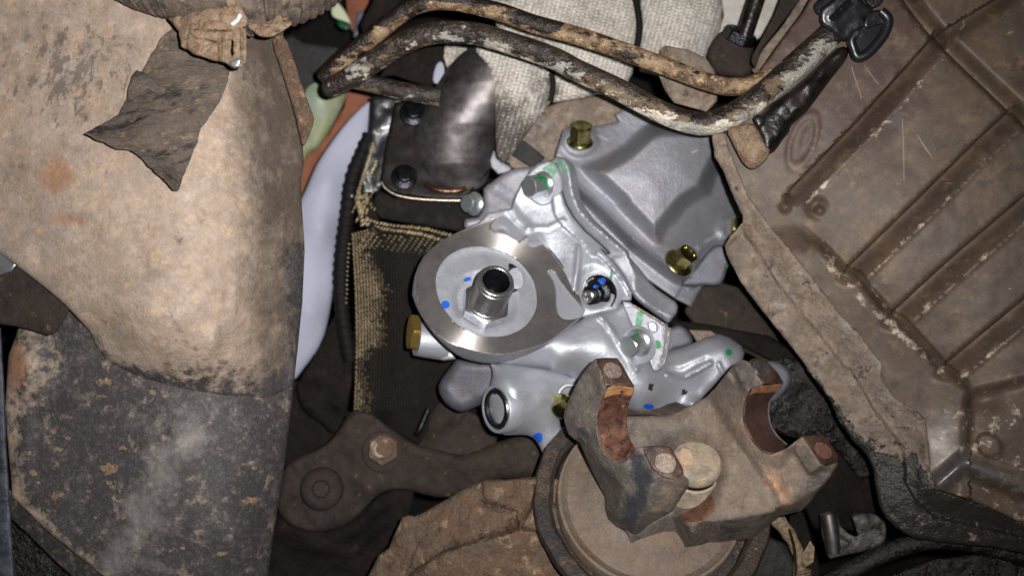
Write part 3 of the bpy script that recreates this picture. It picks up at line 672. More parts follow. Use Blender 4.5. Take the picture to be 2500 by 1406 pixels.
relief('clamp_screw', T('C 1570,425,480 1640,395,480 1655,415,480 1640,455,480 1610,472,480 1580,450,480'), ZINC, ho, step=4, thick=14, edge=4)
relief('mud_skirt', T('C 1700,190,420 1780,250,425 1850,260,420 1920,230,415 2010,165,400 2000,140,400 1950,150,400 1930,90,400 1800,170,410 1710,150,415'), MUD, ho, step=4, thick=40, edge=7, rag=2, extra=nz(12,4,3))
# strip bracket
sb = relief('edge_bracket', T('p 664,98,190 690,86,196 712,130,190 735,200,182 757,262,176 767,290,172 759,322,166 746,350,160 736,352,158 721,285,165 700,215,172 680,150,182'), DIFF, step=5, thick=26, edge=7, rag=1.5, extra=nz(12,3,3), crv=2)
tag(sb, 'narrow mud speckled strip bracket along the right edge of the tan frame arm', 'bracket')
# brown bracket + rusty bolt at far left
lb = thing('stub_bracket', 'rounded brown steel bracket tucked under the left edge of the frame arm', 'bracket', 60, 720, 220)
relief('plate', T('p -60,560,215 30,600,222 90,640,222 130,700,222 172,752,222 162,772,224 150,792,226 135,812,228 116,819,228 80,808,228 34,796,228 -60,785,228'), ARM, lb, step=8, thick=30, edge=7, extra=nz(30,4))
relief('washer', T('p -60,570,236 0,590,236 30,620,236 44,640,236 30,662,236 0,672,236 -60,680,236'), ZINC, lb, step=8, thick=12, edge=5)
fg = relief('support_leg', T('p -60,780,255 2,800,255 10,930,255 16,1080,255 26,1240,255 36,1420,255 30,1450,255 -60,1450,255'), BLUEB, step=9, thick=60, edge=9, extra=nz(40,4))
tag(fg, 'dark grey steel leg at the extreme left edge beside the black plate', 'bracket')
lc = relief('oily_crossmember', T('p 20,1200,20 300,1380,20 330,1460,20 -60,1460,20 -60,1180,20'), OILY, step=12, thick=40, edge=6, extra=nz(50,14))
tag(lc, 'wet black crossmember in the lower left corner under the frame plate', 'crossmember')

# ================================================================ behind: plastics and boards
o = relief('white_plastic_panel', T('p 907,246,-330 882,262,-320 845,300,-310 808,348,-300 773,402,-290 745,465,-285 715,540,-285 700,700,-285 700,880,-290 716,926,-310 745,895,-320 780,846,-330 798,795,-335 814,705,-335 820,620,-335 835,540,-335 851,470,-335 872,400,-335 892,345,-335 905,295,-335 911,262,-335'), WHITEP, step=9, thick=30, edge=14, crv=3, ctrl=[(790,560,-270),(800,450,-275),(760,760,-280)])
tag(o, 'smooth white plastic panel curving down behind the frame arm', 'plastic panel')
o = relief('yellow_plastic_bottle', T('p 715,180,-420 760,150,-420 790,132,-415 830,150,-412 850,200,-412 846,235,-412 822,290,-412 782,355,-415 750,380,-420 735,420,-420 700,430,-420 700,250,-420'), YEL, step=9, thick=80, edge=20, crv=3, ctrl=[(775,240,-380)])
tag(o, 'pale yellow green plastic bottle behind the strip bracket', 'bottle')
o = relief('grey_plastic_cover', T('p 690,96,-395 740,104,-392 800,112,-392 830,120,-394 800,150,-394 785,200,-394 765,270,-394 750,330,-396 690,330,-396'), DKG, step=9, thick=40, edge=9, crv=2)
tag(o, 'dull dark grey cover above the yellow bottle', 'cover')
o = relief('orange_board', T('p 850,205,-520 915,235,-520 925,275,-520 880,300,-520 800,420,-520 745,500,-520 700,520,-520 700,330,-520 800,330,-520 840,262,-520'), ORG, step=12, thick=20, edge=4, extra=ridge(T('D 525,740 620,770'), 5, -6))
tag(o, 'orange board showing between the yellow bottle and the white panel', 'board')
o = relief('orange_board', T('p 840,-40,-600 905,-40,-600 900,10,-600 880,40,-600 862,80,-600 850,60,-600'), ORG, step=9, thick=20, edge=4)
tag(o, 'small orange board sliver near the top edge left of the pipes', 'board')
o = relief('blue_grey_hose', T('p 872,30,-560 893,34,-560 892,60,-560 875,86,-560 862,92,-560 868,60,-560'), mat('blue_grey', (92,96,112), .5), step=6, thick=20, edge=7, crv=2)
tag(o, 'small blue grey hose end behind the upper steel pipe', 'hose')
bt = thing('capped_bottle', 'cream bottle with a green cap in the black gap right of the muddy hose', 'bottle', 835, 40, -560)
relief('body', T('Q 740,30 800,30 880,110 950,220 1000,340 960,320 850,280 790,260 730,210 725,120', -560), mat('cream_plastic', (196,200,170), .5), bt, step=6, thick=40, edge=6, crv=2)
relief('cap', T('Q 800,300 870,290 950,320 985,380 950,420 860,400 810,350', -550), mat('green_plastic', (10,70,48), .4), bt, step=6, thick=30, edge=7, crv=2)
# dark frame bits between pipes and elbow
o = relief('rear_bracket', T('p 925,-40,-200 1010,-40,-200 960,30,-210 925,90,-210 890,110,-210 880,60,-220 905,10,-210'), ARMD, step=9, thick=40, edge=8, extra=nz(30,6))
tag(o, 'grimy dark bracket above the upper pipe near the top edge', 'bracket')
o = relief('rear_bracket', T('p 960,130,-260 1080,95,-260 1085,130,-260 1075,190,-260 1050,215,-260 960,185,-260 925,190,-260'), ARMD, step=9, thick=40, edge=8, extra=nz(30,8))
tag(o, 'brown bracket under the bend of the lower pipe', 'bracket')
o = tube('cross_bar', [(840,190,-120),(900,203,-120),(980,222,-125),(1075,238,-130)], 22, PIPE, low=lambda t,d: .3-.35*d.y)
tag(o, 'thin rusty bar running from the pipe ends to the steel elbow', 'bar')
o = relief('pale_plug', T('p 1064,160 1078,150 1086,170 1080,195 1066,206 1056,195', -230), WHITEP, step=6, thick=20, edge=6, crv=2)
tag(o, 'small pale plug between the brown bracket and the steel elbow', 'plug')
o = relief('dark_block', T('p 905,235,-240 1000,235,-240 1010,280,-240 960,420,-240 925,470,-240 880,480,-240 880,420,-240 900,330,-240'), BLKP, step=9, thick=60, edge=9, extra=nz(22,7))
tag(o, 'oily black block left of the steel elbow flange', 'block')

# ================================================================ pipes
z1 = 40
pa = thing('steel_pipe', 'upper and thinner of the two bent rusty pipes, tan scaled along its right half', 'pipe', 1300, 50, z1, 'pair of bent pipes')
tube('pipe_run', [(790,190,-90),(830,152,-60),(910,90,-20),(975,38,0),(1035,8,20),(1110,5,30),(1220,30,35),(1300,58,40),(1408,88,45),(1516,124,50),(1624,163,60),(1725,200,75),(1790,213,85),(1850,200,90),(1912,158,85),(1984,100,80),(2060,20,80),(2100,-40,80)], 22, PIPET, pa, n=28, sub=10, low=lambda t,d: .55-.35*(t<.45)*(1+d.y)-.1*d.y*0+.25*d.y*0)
pb = thing('steel_pipe', 'lower and thicker of the two bent pipes, black with flaking white patches', 'pipe', 1300, 140, z1+40, 'pair of bent pipes')
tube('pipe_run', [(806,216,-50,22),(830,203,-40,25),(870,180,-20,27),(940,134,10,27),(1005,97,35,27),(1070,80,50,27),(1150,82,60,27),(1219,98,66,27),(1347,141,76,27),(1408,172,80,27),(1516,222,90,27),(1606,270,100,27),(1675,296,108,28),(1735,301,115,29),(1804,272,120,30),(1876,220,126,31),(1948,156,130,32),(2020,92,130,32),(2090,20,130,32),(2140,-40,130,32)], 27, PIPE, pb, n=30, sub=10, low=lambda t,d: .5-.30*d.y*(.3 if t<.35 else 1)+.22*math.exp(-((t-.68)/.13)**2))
tube('rounded_end', [(792,222,-56,14),(799,219,-53,20.5),(812,212,-47,23)], 22, DKG, pb, n=24, sub=4)
cl = thing('pipe_clip', 'oily black plastic clip gripping both pipes at the top right', 'clip', 2070, 50, 180)
relief('clip_body', T('K 290,70,196 330,30,200 380,0,205 420,-30,205 540,-30,205 600,30,200 650,65,196 640,110,192 590,120,190 600,180,188 540,230,184 470,285,178 430,280,178 380,230,184 300,180,188 285,120,192'), BLKP, cl, step=6, thick=60, edge=10, extra=addf(nz(30,3), ridge(T('K 480,20 375,125'), 9, 12)), crv=2)
relief('side_block', T('K 240,40,150 300,-20,155 360,-40,160 400,-20,160 330,60,160 290,110,158 255,90,152'), BLKP, cl, step=6, thick=60, edge=8, crv=2)
relief('latch_back', T('K 590,140,182 700,80,184 760,140,184 745,210,182 660,320,180 570,405,178 520,400,178 495,330,178 500,250,180 560,190,182'), BLKP, cl, step=6, thick=14, edge=4, crv=2)
tube('latch_loop', [(2150,28,194,12),(2168,50,194,13),(2156,88,192,13),(2120,130,188,13),(2094,140,186,12),(2083,118,188,11),(2079,98,190,11),(2092,78,194,10)], 11, BLKP, cl, n=16, sub=8)
relief('latch_web', T('K 590,150,192 620,90,192 700,70,194 760,130,192 740,160,190 640,190,190 600,200,190'), BLKP, cl, step=5, thick=22, edge=6, crv=2)
relief('worn_end', T('K 590,-10,190 740,-20,190 700,40,190 650,65,190 610,30,190'), PIPET, cl, step=5, thick=24, edge=7)
# black tube under pipes
o = thing('greasy_tube', 'greasy black tube below the clip ending in a tan rounded tip', 'tube', 1960, 250, 60)
relief('tube_body', T('E 1600,720,165 1740,620,175 1900,480,181 2060,330,185 2140,330,185 2130,400,183 2080,470,181 1980,600,179 1860,760,173 1760,850,169 1740,900,167 1690,960,165 1640,1030,161 1560,1060,161 1530,960,161 1500,840,161'), PIPEG, o, step=8, thick=60, edge=24, extra=nz(26,4), crv=2)
relief('tan_tip', T('E 1320,880,167 1400,850,173 1500,840,179 1560,940,181 1600,1000,179 1610,1030,175 1590,1080,171 1540,1130,167 1490,1150,165 1440,1120,165 1400,1060,165 1350,960,165'), MUD, o, step=6, thick=50, edge=22, extra=nz(22,3), crv=2)
relief('dark_plug', T('E 1500,800,185 1530,775,187 1580,800,187 1570,850,187 1530,865,187 1510,830,187'), BLKP, o, step=5, thick=20, edge=8, crv=2)
# strips above pan, sensor
o = relief('flat_strap', T('E 1700,-60,-20 1860,-60,-20 1700,150,-10 1560,330,0 1510,470,5 1480,420,5 1490,380,5 1560,250,0 1640,100,-10'), ARM, step=8, thick=14, edge=5, extra=nz(30,3))
tag(o, 'flat brown strap crossing behind the upper pipe at the top', 'strap')
o = relief('pale_strap', T('E 1850,-60,-60 2020,-60,-60 1940,60,-50 1900,120,-45 1700,350,-30 1520,520,-20 1490,480,-20 1560,340,-30 1700,170,-40'), RAIL, step=8, thick=14, edge=5, extra=nz(30,3), masks=dict(oil=lambda X,Y:0*X))
tag(o, 'pale brown strap between the brown strap and the black clip', 'strap')
se = thing('temperature_sensor', 'dark hex sensor with a black rod standing above the upper pipe', 'sensor', 1790, 140, -100)
tube('rod', [(1816,92,-60),(1830,50,-50),(1850,-10,-40),(1865,-50,-35)], 21, PIPEG, se, n=20)
hexhead('hex_nut', (1800,100,-85), (.35,.8,.5), 42, 26, BLKST, se, rot=.2)
relief('sensor_body', T('E 1180,380,-100 1230,270,-95 1300,205,-90 1400,240,-90 1500,300,-92 1490,360,-95 1500,440,-100 1510,480,-100 1430,530,-100 1320,520,-100 1240,500,-100'), ARM, se, step=7, thick=60, edge=22, extra=nz(26,4), crv=2)
# flat dusty bracket behind pipes
o = relief('dusty_bracket', T('E 870,340,-40 900,310,-36 1060,340,-40 1180,400,-40 1230,470,-40 1260,560,-40 1250,690,-42 1180,760,-45 960,700,-45 900,620,-45 860,520,-42'), RAIL, step=8, thick=30, edge=6, extra=addf(nz(36,5), ridge(T('E 910,330 890,500 940,680'),8,9)), masks=dict(oil=lambda X,Y:.12+0*X))
tag(o, 'dusty tan bracket seen between the two pipes', 'bracket')
# ================================================================ knitted heat blanket
def stitch(X, Y):
    u = (X*.96 + Y*.28)/10.5; v = (Y*.96 - X*.28)/8.5
    col = np.floor(u); sl = np.where(col % 2 == 0, 1, -1)
    a = u - col - .5
    return 9*np.clip(1-(a/.5)**2, 0, 1)*(.45+.55*np.cos(2*np.pi*(v + sl*a*.55)))
hb = thing('heat_blanket', 'beige knitted heat blanket with black straps behind the pipes at the top', 'heat blanket', 1450, 80, -160)
kn = dict(grey_shade=lambda X,Y: 1.0*np.exp(-((X-1235)/110)**2-((Y-350)/140)**2)+.5*np.exp(-((X-1345)/40)**2-((Y-205)/50)**2))  # grey of the silvery tail, with the blanket's shading put into the colour
relief('far_lobe', T('p 1085,112,-300 1082,142,-300 1096,180,-300 1150,200,-300 1200,120,-300 1150,80,-300 1100,85,-300'), KNIT, hb, step=5, thick=30, edge=8, extra=addf(stitch), masks=kn)
relief('left_lobe', T('p 1150,92,-135 1164,130,-128 1182,155,-122 1197,188,-120 1206,225,-120 1209,270,-124 1209,330,-135 1212,380,-150 1226,398,-155 1242,392,-160 1262,362,-160 1300,310,-150 1335,262,-145 1352,240,-145 1352,150,-140 1330,100,-138 1250,80,-135 1190,75,-135'), KNIT, hb, step=2.9, thick=50, edge=24, extra=addf(stitch, nz(60,8,2,3)), ctrl=[(1260,200,-110),(1250,290,-118)], masks=kn, sharp=80)
relief('middle_lobe', T('p 1160,-40,-170 1240,0,-165 1300,-40,-160 1552,-40,-170 1556,60,-172 1552,110,-172 1545,180,-170 1520,225,-172 1455,232,-175 1400,245,-175 1350,252,-175 1340,190,-172 1340,120,-165 1220,80,-160 1190,20,-165'), KNIT, hb, step=2.9, thick=50, edge=30, extra=addf(stitch, nz(80,8,2,5)), ctrl=[(1400,60,-130),(1480,130,-135),(1420,200,-150)], masks=kn, sharp=80)
relief('right_lobe', T('p 1560,-40,-172 1700,-40,-165 1752,-40,-172 1764,20,-175 1760,70,-175 1735,120,-175 1715,165,-176 1640,195,-176 1562,175,-175 1558,110,-174 1564,60,-172'), KNIT, hb, step=2.9, thick=50, edge=30, extra=addf(stitch, nz(80,6,2,6)), ctrl=[(1660,40,-130),(1650,130,-140)], masks=kn, sharp=80)
relief('far_fold', T('p 1755,-40,-210 1930,-40,-210 1890,40,-210 1860,90,-210 1800,130,-212 1740,140,-212 1750,90,-210 1766,40,-210'), KNIT, hb, step=6, thick=40, edge=8, extra=nz(50,5), masks=dict(grey_shade=lambda X,Y:0*X))
tube('strap', [(1538,-40,-148),(1552,0,-145),(1561,50,-143),(1560,90,-145),(1552,125,-150)], 8, STRAP, hb, n=12)
tube('strap', [(1337,150,-140),(1346,180,-140),(1350,210,-142),(1344,248,-150)], 7, STRAP, hb, n=12)
tp = relief('tan_casting', T('p 1330,262,-240 1400,240,-235 1500,228,-235 1580,262,-235 1560,300,-235 1480,330,-235 1400,330,-238 1370,380,-240 1350,400,-240 1300,430,-245 1250,410,-245 1230,390,-245 1270,345,-245'), RAIL, masks=dict(oil=lambda X,Y:.1+0*X), step=8, thick=60, edge=8, extra=addf(nz(40,8), bump(1345,330,20,34,12,.3,.3), ridge(T('c 390,150 380,280 430,420'),7,7)))
tag(tp, 'tan dirty casting showing above the gold bolt', 'casting')
o = relief('rusty_patch_block', T('p 1525,262,-230 1600,272,-225 1660,310,-225 1640,360,-225 1560,350,-228 1540,320,-230 1515,300,-232'), ARM, step=8, thick=40, edge=6, extra=nz(20,5))
tag(o, 'small rusty block under the lower pipe above the aluminium cover', 'block')
o = relief('black_strip', T('A 890,265,-215 920,262,-213 1060,375,-210 1000,440,-210 960,440,-210 820,350,-215'), DKG, step=7, thick=30, edge=4)
tag(o, 'black strip between the heat blanket tail and the green painted bolt', 'strip')
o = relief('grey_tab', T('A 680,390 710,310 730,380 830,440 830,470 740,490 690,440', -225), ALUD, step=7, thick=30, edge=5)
tag(o, 'small grey tab beside the tail of the heat blanket', 'tab')
# ================================================================ steel elbow
el = thing('steel_elbow', 'bare dark steel exhaust elbow on an oily bolted flange', 'exhaust elbow', 1090, 300, -150)
eO = T('p 1140,122 1152,110 1175,105 1215,120 1235,170 1235,260 1222,320 1210,360 1200,400 1190,440 1165,462 1120,471 1075,468 1038,452 1016,415 1006,375 1006,340 1014,308 1030,275 1048,243 1068,205 1095,165 1122,135')
def el_z(X, Y):
    L = np.interp(Y, [100,118,135,165,205,243,275,308,340,400,440,470], [1155,1140,1122,1095,1068,1048,1030,1014,1006,1010,1026,1050])
    hw = np.interp(Y, [100,250,340,400,470], [118,116,104,96,80])
    u = np.clip((X-L-hw)/(hw+3), -1, 1)
    return np.interp(Y, [100,200,300,400,470], [-236,-236,-244,-268,-300]) + .95*hw*np.sqrt(1-.97*u*u)
relief('elbow_pipe', eO, ELBOW, el, zf=el_z, step=4, thick=40, edge=3, crv=2, extra=addf(nz(30,.8,2,3)))
tube('weld_collar', [(1040,450,-196),(1062,462,-184),(1090,467,-180),(1118,466,-182),(1136,460,-190)], 7, COPPER, el, n=12)
relief('flange_plate', T('p 963,252,-225 1010,240,-225 1050,260,-228 1200,360,-228 1210,400,-228 1175,440,-222 1150,470,-218 1128,487,-215 1060,487,-213 985,477,-212 962,470,-212 945,462,-212 930,446,-214 928,436,-214 940,360,-220'), FLNG, el, step=8, thick=26, edge=5, crv=0, extra=nz(40,2))
tube('flange_edge', [(930,444,-208),(946,464,-206),(981,480,-205),(1050,488,-205),(1125,490,-206)], 3.2, EDGE, el, n=10)
for (x,y,z,r) in ((1009,278,-206,33),(987,433,-200,32)):
    b_ = lathe('bolt', (x,y,z), (.12,.3,.9), [(r,0),(r,5),(r*.72,10),(r*.66,11)], BLKST, el)
    hexhead('hex_head', (x+2,y-3,z+9), (.12,.3,.9), r*.66, 16, BLKST, b_, dish=.3)
relief('flange_under', T('p 925,462,-240 960,482,-238 1130,492,-235 1175,470,-235 1175,560,-240 1120,566,-240 930,535,-240 905,500,-240'), BLKD, el, step=9, thick=50, edge=6)
# ================================================================ braided sleeve
sv = thing('braided_sleeve', 'black box shaped sleeve wrapped in bronze braid with a stitched top edge', 'braided sleeve', 950, 760, -230)
sO = T('M 290,0,-250 240,30,-250 205,150,-235 212,300,-225 190,420,-222 182,560,-218 175,700,-218 172,900,-220 172,1080,-225 180,1260,-230 330,1330,-300 480,1420,-380 700,1300,-420 900,1100,-420 900,600,-350 760,400,-300 560,385,-270 400,370,-240 260,345,-225 240,250,-235 270,150,-245 310,60,-250')
def svz(X, Y):
    x0 = 868 + 6*np.sin((Y-560)/160); t = (X - x0)
    return -262 + 48*np.exp(-((t-34)/34)**2) - np.clip(t-60, 0, 400)*.55
relief('sleeve_face', T('M 250,320 420,362 560,378 760,395 900,420 900,1150 700,1380 480,1420 330,1330 180,1270 165,1080 168,900 172,700 180,520 200,400'), SLV, sv, zf=svz, step=9, thick=40, edge=8, extra=nz(40,3))
relief('sleeve_top', T('M 300,-10,-262 250,40,-258 215,150,-250 205,220,-248 225,310,-245 300,330,-245 260,220,-252 270,120,-256 330,0,-260'), SLV, sv, step=7, thick=40, edge=7)
def ico(c, r, dirs=None):
    t = (1+5**.5)/2; v = [(-1,t,0),(1,t,0),(-1,-t,0),(1,-t,0),(0,-1,t),(0,1,t),(0,-1,-t),(0,1,-t),(t,0,-1),(t,0,1),(-t,0,-1),(-t,0,1)]
    f = [(0,11,5),(0,5,1),(0,1,7),(0,7,10),(0,10,11),(1,5,9),(5,11,4),(11,10,2),(10,7,6),(7,1,8),(3,9,4),(3,4,2),(3,2,6),(3,6,8),(3,8,9),(4,9,5),(2,4,11),(6,2,10),(8,6,7),(9,8,1)]
    return v, f
BV, BF = ico(None, 1)
def beads(name, pts, parent, matr, sx=1.0, sy=.62, rot=-.5):
    V = []; F = []
    c, s = math.cos(rot), math.sin(rot)
    for (x, y, z, r) in pts:
        b = len(V); w_ = P(x, y, z)
        for q in BV:
            a, b2, cc = q[0]*r*sx/1.9, q[1]*r*sy/1.9, q[2]*r*.7/1.9
            V.append(w_ + Vector((a*c - b2*s, a*s + b2*c, cc))*S)
        F += [tuple(b+i for i in f) for f in BF]
    o = finish(name, V, F, matr, parent, None, True, 80); o['kind'] = 'stuff'; return o
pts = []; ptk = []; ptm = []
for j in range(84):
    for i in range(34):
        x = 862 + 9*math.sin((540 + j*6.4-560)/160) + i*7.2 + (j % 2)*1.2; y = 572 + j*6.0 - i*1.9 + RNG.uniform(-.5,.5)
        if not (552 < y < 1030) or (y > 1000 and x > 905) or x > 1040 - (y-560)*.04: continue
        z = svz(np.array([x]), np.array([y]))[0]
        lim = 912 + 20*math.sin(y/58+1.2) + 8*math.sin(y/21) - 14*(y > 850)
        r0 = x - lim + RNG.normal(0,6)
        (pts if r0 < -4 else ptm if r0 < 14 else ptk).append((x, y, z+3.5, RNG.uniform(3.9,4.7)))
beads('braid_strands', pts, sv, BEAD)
beads('half_shaded_braid_strands', ptm, sv, BEADM)
beads('shaded_oily_braid_strands', ptk, sv, BEADK)
pts = [(852 - (y-590)*.05 + RNG.uniform(-1,1), y, -232, 4.4) for y in range(596, 740, 11)]
beads('side_strands', pts, sv, BEAD)
def twist(name, p0, p1, n, r, z0_, z1_):
    pt = [(p0[0]+(p1[0]-p0[0])*t+RNG.uniform(-1,1), p0[1]+(p1[1]-p0[1])*t+RNG.uniform(-.7,.7)+3*math.sin(t*7), z0_+(z1_-z0_)*t, r*RNG.uniform(.8,1.2)) for t in np.linspace(0,1,n)]
    return beads(name, pt, sv, BEAD, 1.3, .7, .6)
twist('edge_cord', (896,537), (1105,574), 26, 6, -222, -272); twist('edge_cord', (890,545), (1095,590), 26, 6, -218, -268)
twist('edge_cord', (912,350), (872,480), 20, 6.5, -244, -232); twist('edge_cord', (872,480), (886,546), 10, 7.5, -232, -218); twist('edge_cord', (918,395), (905,430), 7, 6, -238, -236)
rows = []
for i in range(17):
    for j in range(6):
        rows.append((898 + i*13.5 - j*4.5, 570 + i*1.4 + j*6.5, svz(np.array([898+i*13.5-j*4.5]), np.array([570.]))[0]+5, 4.6*(1-.08*j)))
beads('top_row_strands', [r for r in rows if RNG.random() < .93], sv, BEAD)
frz = [(RNG.normal(886,10), RNG.normal(500,18), -222+RNG.uniform(-6,4), RNG.uniform(3,8)) for _ in range(60)]
beads('frayed_threads', frz, sv, BEAD, 1.4, .5, 1.1)
tie = thing('black_conduit', 'black ribbed conduit between the white panel and the braided sleeve', 'conduit', 845, 640, -270)
tube('conduit_run', [(905,330,-290),(862,430,-285),(848,520,-275),(838,600,-272),(832,680,-272),(838,780,-275),(856,880,-280)], 17, STRAP, tie, n=20, sub=20, rfn=lambda t,a,L: 1+.16*(math.sin(L*2*math.pi/24)>.2))
relief('knob', T('p 838,470,-262 848,458,-262 862,462,-262 866,478,-262 856,490,-262 842,484,-262'), BLKP, tie, step=4, thick=20, edge=7, crv=2)
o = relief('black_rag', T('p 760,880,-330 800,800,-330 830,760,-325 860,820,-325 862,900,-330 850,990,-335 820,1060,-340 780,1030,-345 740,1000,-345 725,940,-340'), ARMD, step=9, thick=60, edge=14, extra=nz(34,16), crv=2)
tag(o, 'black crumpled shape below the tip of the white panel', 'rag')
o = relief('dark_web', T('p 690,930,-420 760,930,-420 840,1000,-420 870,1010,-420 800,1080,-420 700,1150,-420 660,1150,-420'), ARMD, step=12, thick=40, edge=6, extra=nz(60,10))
tag(o, 'dark brown web plate between the frame arm and the bracket arm', 'plate')
# ================================================================ bracket arm, lower left centre
ba = thing('bracket_arm', 'dirty brown forked bracket arm with two round bolt heads below the braided sleeve', 'bracket', 850, 1120, -200)
relief('arm_plate', T('H 740,278,-190 790,285,-190 860,310,-192 950,380,-196 1060,455,-200 1155,512,-205 1260,540,-205 1400,575,-200 1500,580,-198 1650,520,-190 1810,465,-180 1900,458,-178 1960,490,-178 2030,590,-178 2010,680,-178 1970,730,-176 1850,745,-178 1640,750,-180 1600,795,-185 1450,860,-195 1300,870,-200 1150,835,-205 1050,815,-205 950,830,-205 880,870,-203 820,935,-200 760,1000,-200 650,1070,-198 500,1105,-196 350,1080,-196 250,1010,-196 215,940,-196 215,850,-196 250,700,-195 330,612,-194 480,550,-194 570,490,-192 640,400,-190 690,320,-190'), ARM, ba, step=6, thick=44, edge=20, drop=16, crv=2,
    extra=addf(nz(70,15), nz(20,4.5,3,4), bump(905,1110,62,60,8,0,.5), bump(785,1190,70,66,6,0,.5), bump(1268,1135,66,50,16,-.2,.2), ridge(T('H 1200,600 1500,660 1750,560'),30,6)))
b1 = hexhead('bolt', (936,1098,-180), (.10,.22,1), 38, 34, DIFF, ba, rot=.5, dish=.1)
lathe('washer', (934,1102,-190), (.05,.12,1), [(50,0),(50,5),(46,8),(20,8)], ARM, b1)
b2 = lathe('bolt', (787,1192,-184), (.06,.16,1), [(52,0),(52,12),(46,22),(34,28),(22,30),(18,22),(8,20)], ARM, ba)
decal('rubbed_spot', [b1, bpy.data.objects['arm_plate']], T('H 862,495 885,488 892,515 882,545 895,575 935,590 915,600 875,592 855,560 850,520'), mat('rubbed_bare_patch',(120,103,90),.5,.2,grit=.2), ba, lift=1.5, step=3, crv=2)
relief('lower_shell', T('p 660,1255,-290 720,1270,-270 800,1290,-265 880,1250,-262 930,1205,-262 1000,1190,-265 1010,1215,-265 990,1280,-268 930,1350,-270 890,1420,-275 660,1450,-290'), ARMD, step=10, thick=60, edge=10, extra=addf(nz(90,14), nz(26,4), ridge(T('H 220,1080 500,1180 760,1080 900,920'),40,24), ridge(T('H 300,1200 700,1250 950,1050'),20,10)), crv=2).update_tag()
tag(bpy.data.objects['lower_shell'], 'dark brown curved shell under the bracket arm', 'shell')
o = relief('inner_bracket', T('H 1090,850,-300 1130,845,-300 1080,980,-300 1000,1150,-300 900,1280,-300 840,1400,-300 560,1460,-300 700,1250,-300 900,1000,-300'), ARM, step=10, thick=30, edge=6, extra=nz(50,7))
tag(o, 'narrow brown bracket leg left of the muddy differential casting', 'bracket')
o = relief('brown_gearcase', T('H 1190,430,-330 1300,230,-300 1420,240,-290 1560,310,-290 1680,400,-290 1700,520,-290 1560,590,-290 1400,590,-290 1230,560,-300 1150,510,-320'), ARM, step=9, thick=60, edge=12, extra=addf(nz(60,12), nz(20,4), ridge(T('H 1300,480 1450,300'),14,9), ridge(T('H 1480,290 1380,420'),10,8)), crv=2)
tag(o, 'brown casting behind the aluminium boss with raised ribs', 'casting')
o = tube('metal_pin', [(1018,1060,-240),(1026,1045,-235),(1045,1000,-250)], 7, BLKST)
tag(o, 'small black pin with a bright tip under the braided sleeve', 'pin')
# ================================================================ differential housing and flange
df = thing('differential_housing', 'mud covered iron differential casting at the bottom centre', 'housing', 1150, 1300, 60)
relief('casting_body', T('p 1185,1168,70 1240,1170,80 1320,1160,90 1420,1180,90 1500,1300,90 1560,1460,90 880,1460,20 900,1402,25 925,1355,28 950,1335,30 965,1300,32 982,1262,34 997,1257,36 1015,1259,38 1060,1235,45 1120,1200,55 1170,1178,64'), DIFF, df, step=7, thick=90, edge=12, rag=2, ctrl=[(1100,1290,80),(1200,1240,100),(1250,1300,110),(1050,1380,70),(1200,1400,110)],
    extra=addf(nz(80,14), nz(26,4,3,4), plateau(T('H 1600,750 1980,735 2000,1100 1850,1080 1830,970 1620,900'),16,10), ridge(T('H 1600,910 1830,965 1790,1085 1640,1130 1350,1220 1100,1400'), 12, -14), plateau(T('H 1850,1085 1600,1150 1350,1230 1150,1360 1080,1470 2500,1500 2500,1000 1960,900'), 26, 14), ridge(T('H 1160,1180 1070,1400'), 8,-8), ridge(T('H 1960,800 1880,960 1800,1090'),7,-6)))
ax = (0.03, .60, .80)
fd = thing('dust_shield', 'rust flecked dark shield ring round the tan flange disc under the yoke', 'dust shield', 1590, 1230, 110)
jit = lambda t,h: .006*math.sin(9*t)+.004*math.sin(23*t+1)
lathe('shield_ring', (1589,1226,118), ax, [(240,-40),(276,-22),(288,-8),(290,6),(284,18),(268,24),(252,20),(242,8),(239,-30)], SEAL, fd, n=120, jitter=jit)
lathe('flange_disc', (1586,1216,128), ax, [(228,-30),(227,0),(224,7),(218,9),(212,2),(200,-6),(180,-2),(160,6),(150,14),(90,34),(10,36)], DISC, fd, n=120)
# ================================================================ yoke
yk = thing('pinion_yoke', 'dusty forged steel pinion yoke with two rusty half round saddles pointing at the viewer', 'yoke', 1700, 1080, 260)
ydark = lambda X,Y: np.clip(.62*np.exp(-(seg_dist(X,Y,T('a 640,700 620,850 600,1000 560,1150 500,1230'))/34)**2) + .3*np.exp(-(seg_dist(X,Y,T('a 700,870 640,1050 560,1250'))/16)**2) + .45*np.exp(-(seg_dist(X,Y,T('a 190,250 130,420'))/26)**2)*0 + .5*sstep((Y-(1268-.12*(X-1600)+.0*X))/26)*sstep((X-1640)/50) + .5*np.exp(-((X-1425)/22)**2-((Y-1065)/30)**2) + .6*np.exp(-((X-1805)/16)**2-((Y-925)/26)**2) + .5*np.exp(-((X-1950)/26)**2-((Y-1100)/30)**2) + .4*np.exp(-((X-1690)/60)**2-((Y-1010)/18)**2),0,1)  # oil stains, plus the lower wall's shade put into the colour
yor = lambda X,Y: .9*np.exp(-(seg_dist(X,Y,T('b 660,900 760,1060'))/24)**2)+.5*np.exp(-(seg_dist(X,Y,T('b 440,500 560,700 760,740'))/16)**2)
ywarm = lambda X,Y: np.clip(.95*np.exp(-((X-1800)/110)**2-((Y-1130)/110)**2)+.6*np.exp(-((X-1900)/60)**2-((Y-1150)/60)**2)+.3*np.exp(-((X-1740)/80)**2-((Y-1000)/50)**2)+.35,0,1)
ym = dict(dark=lambda X,Y: ydark(X,Y)+.62*np.exp(-(seg_dist(X,Y,T('b 190,330 260,430 370,590 480,740 600,920 740,1085'))/3.5)**2), warm=ywarm, orange=yor)
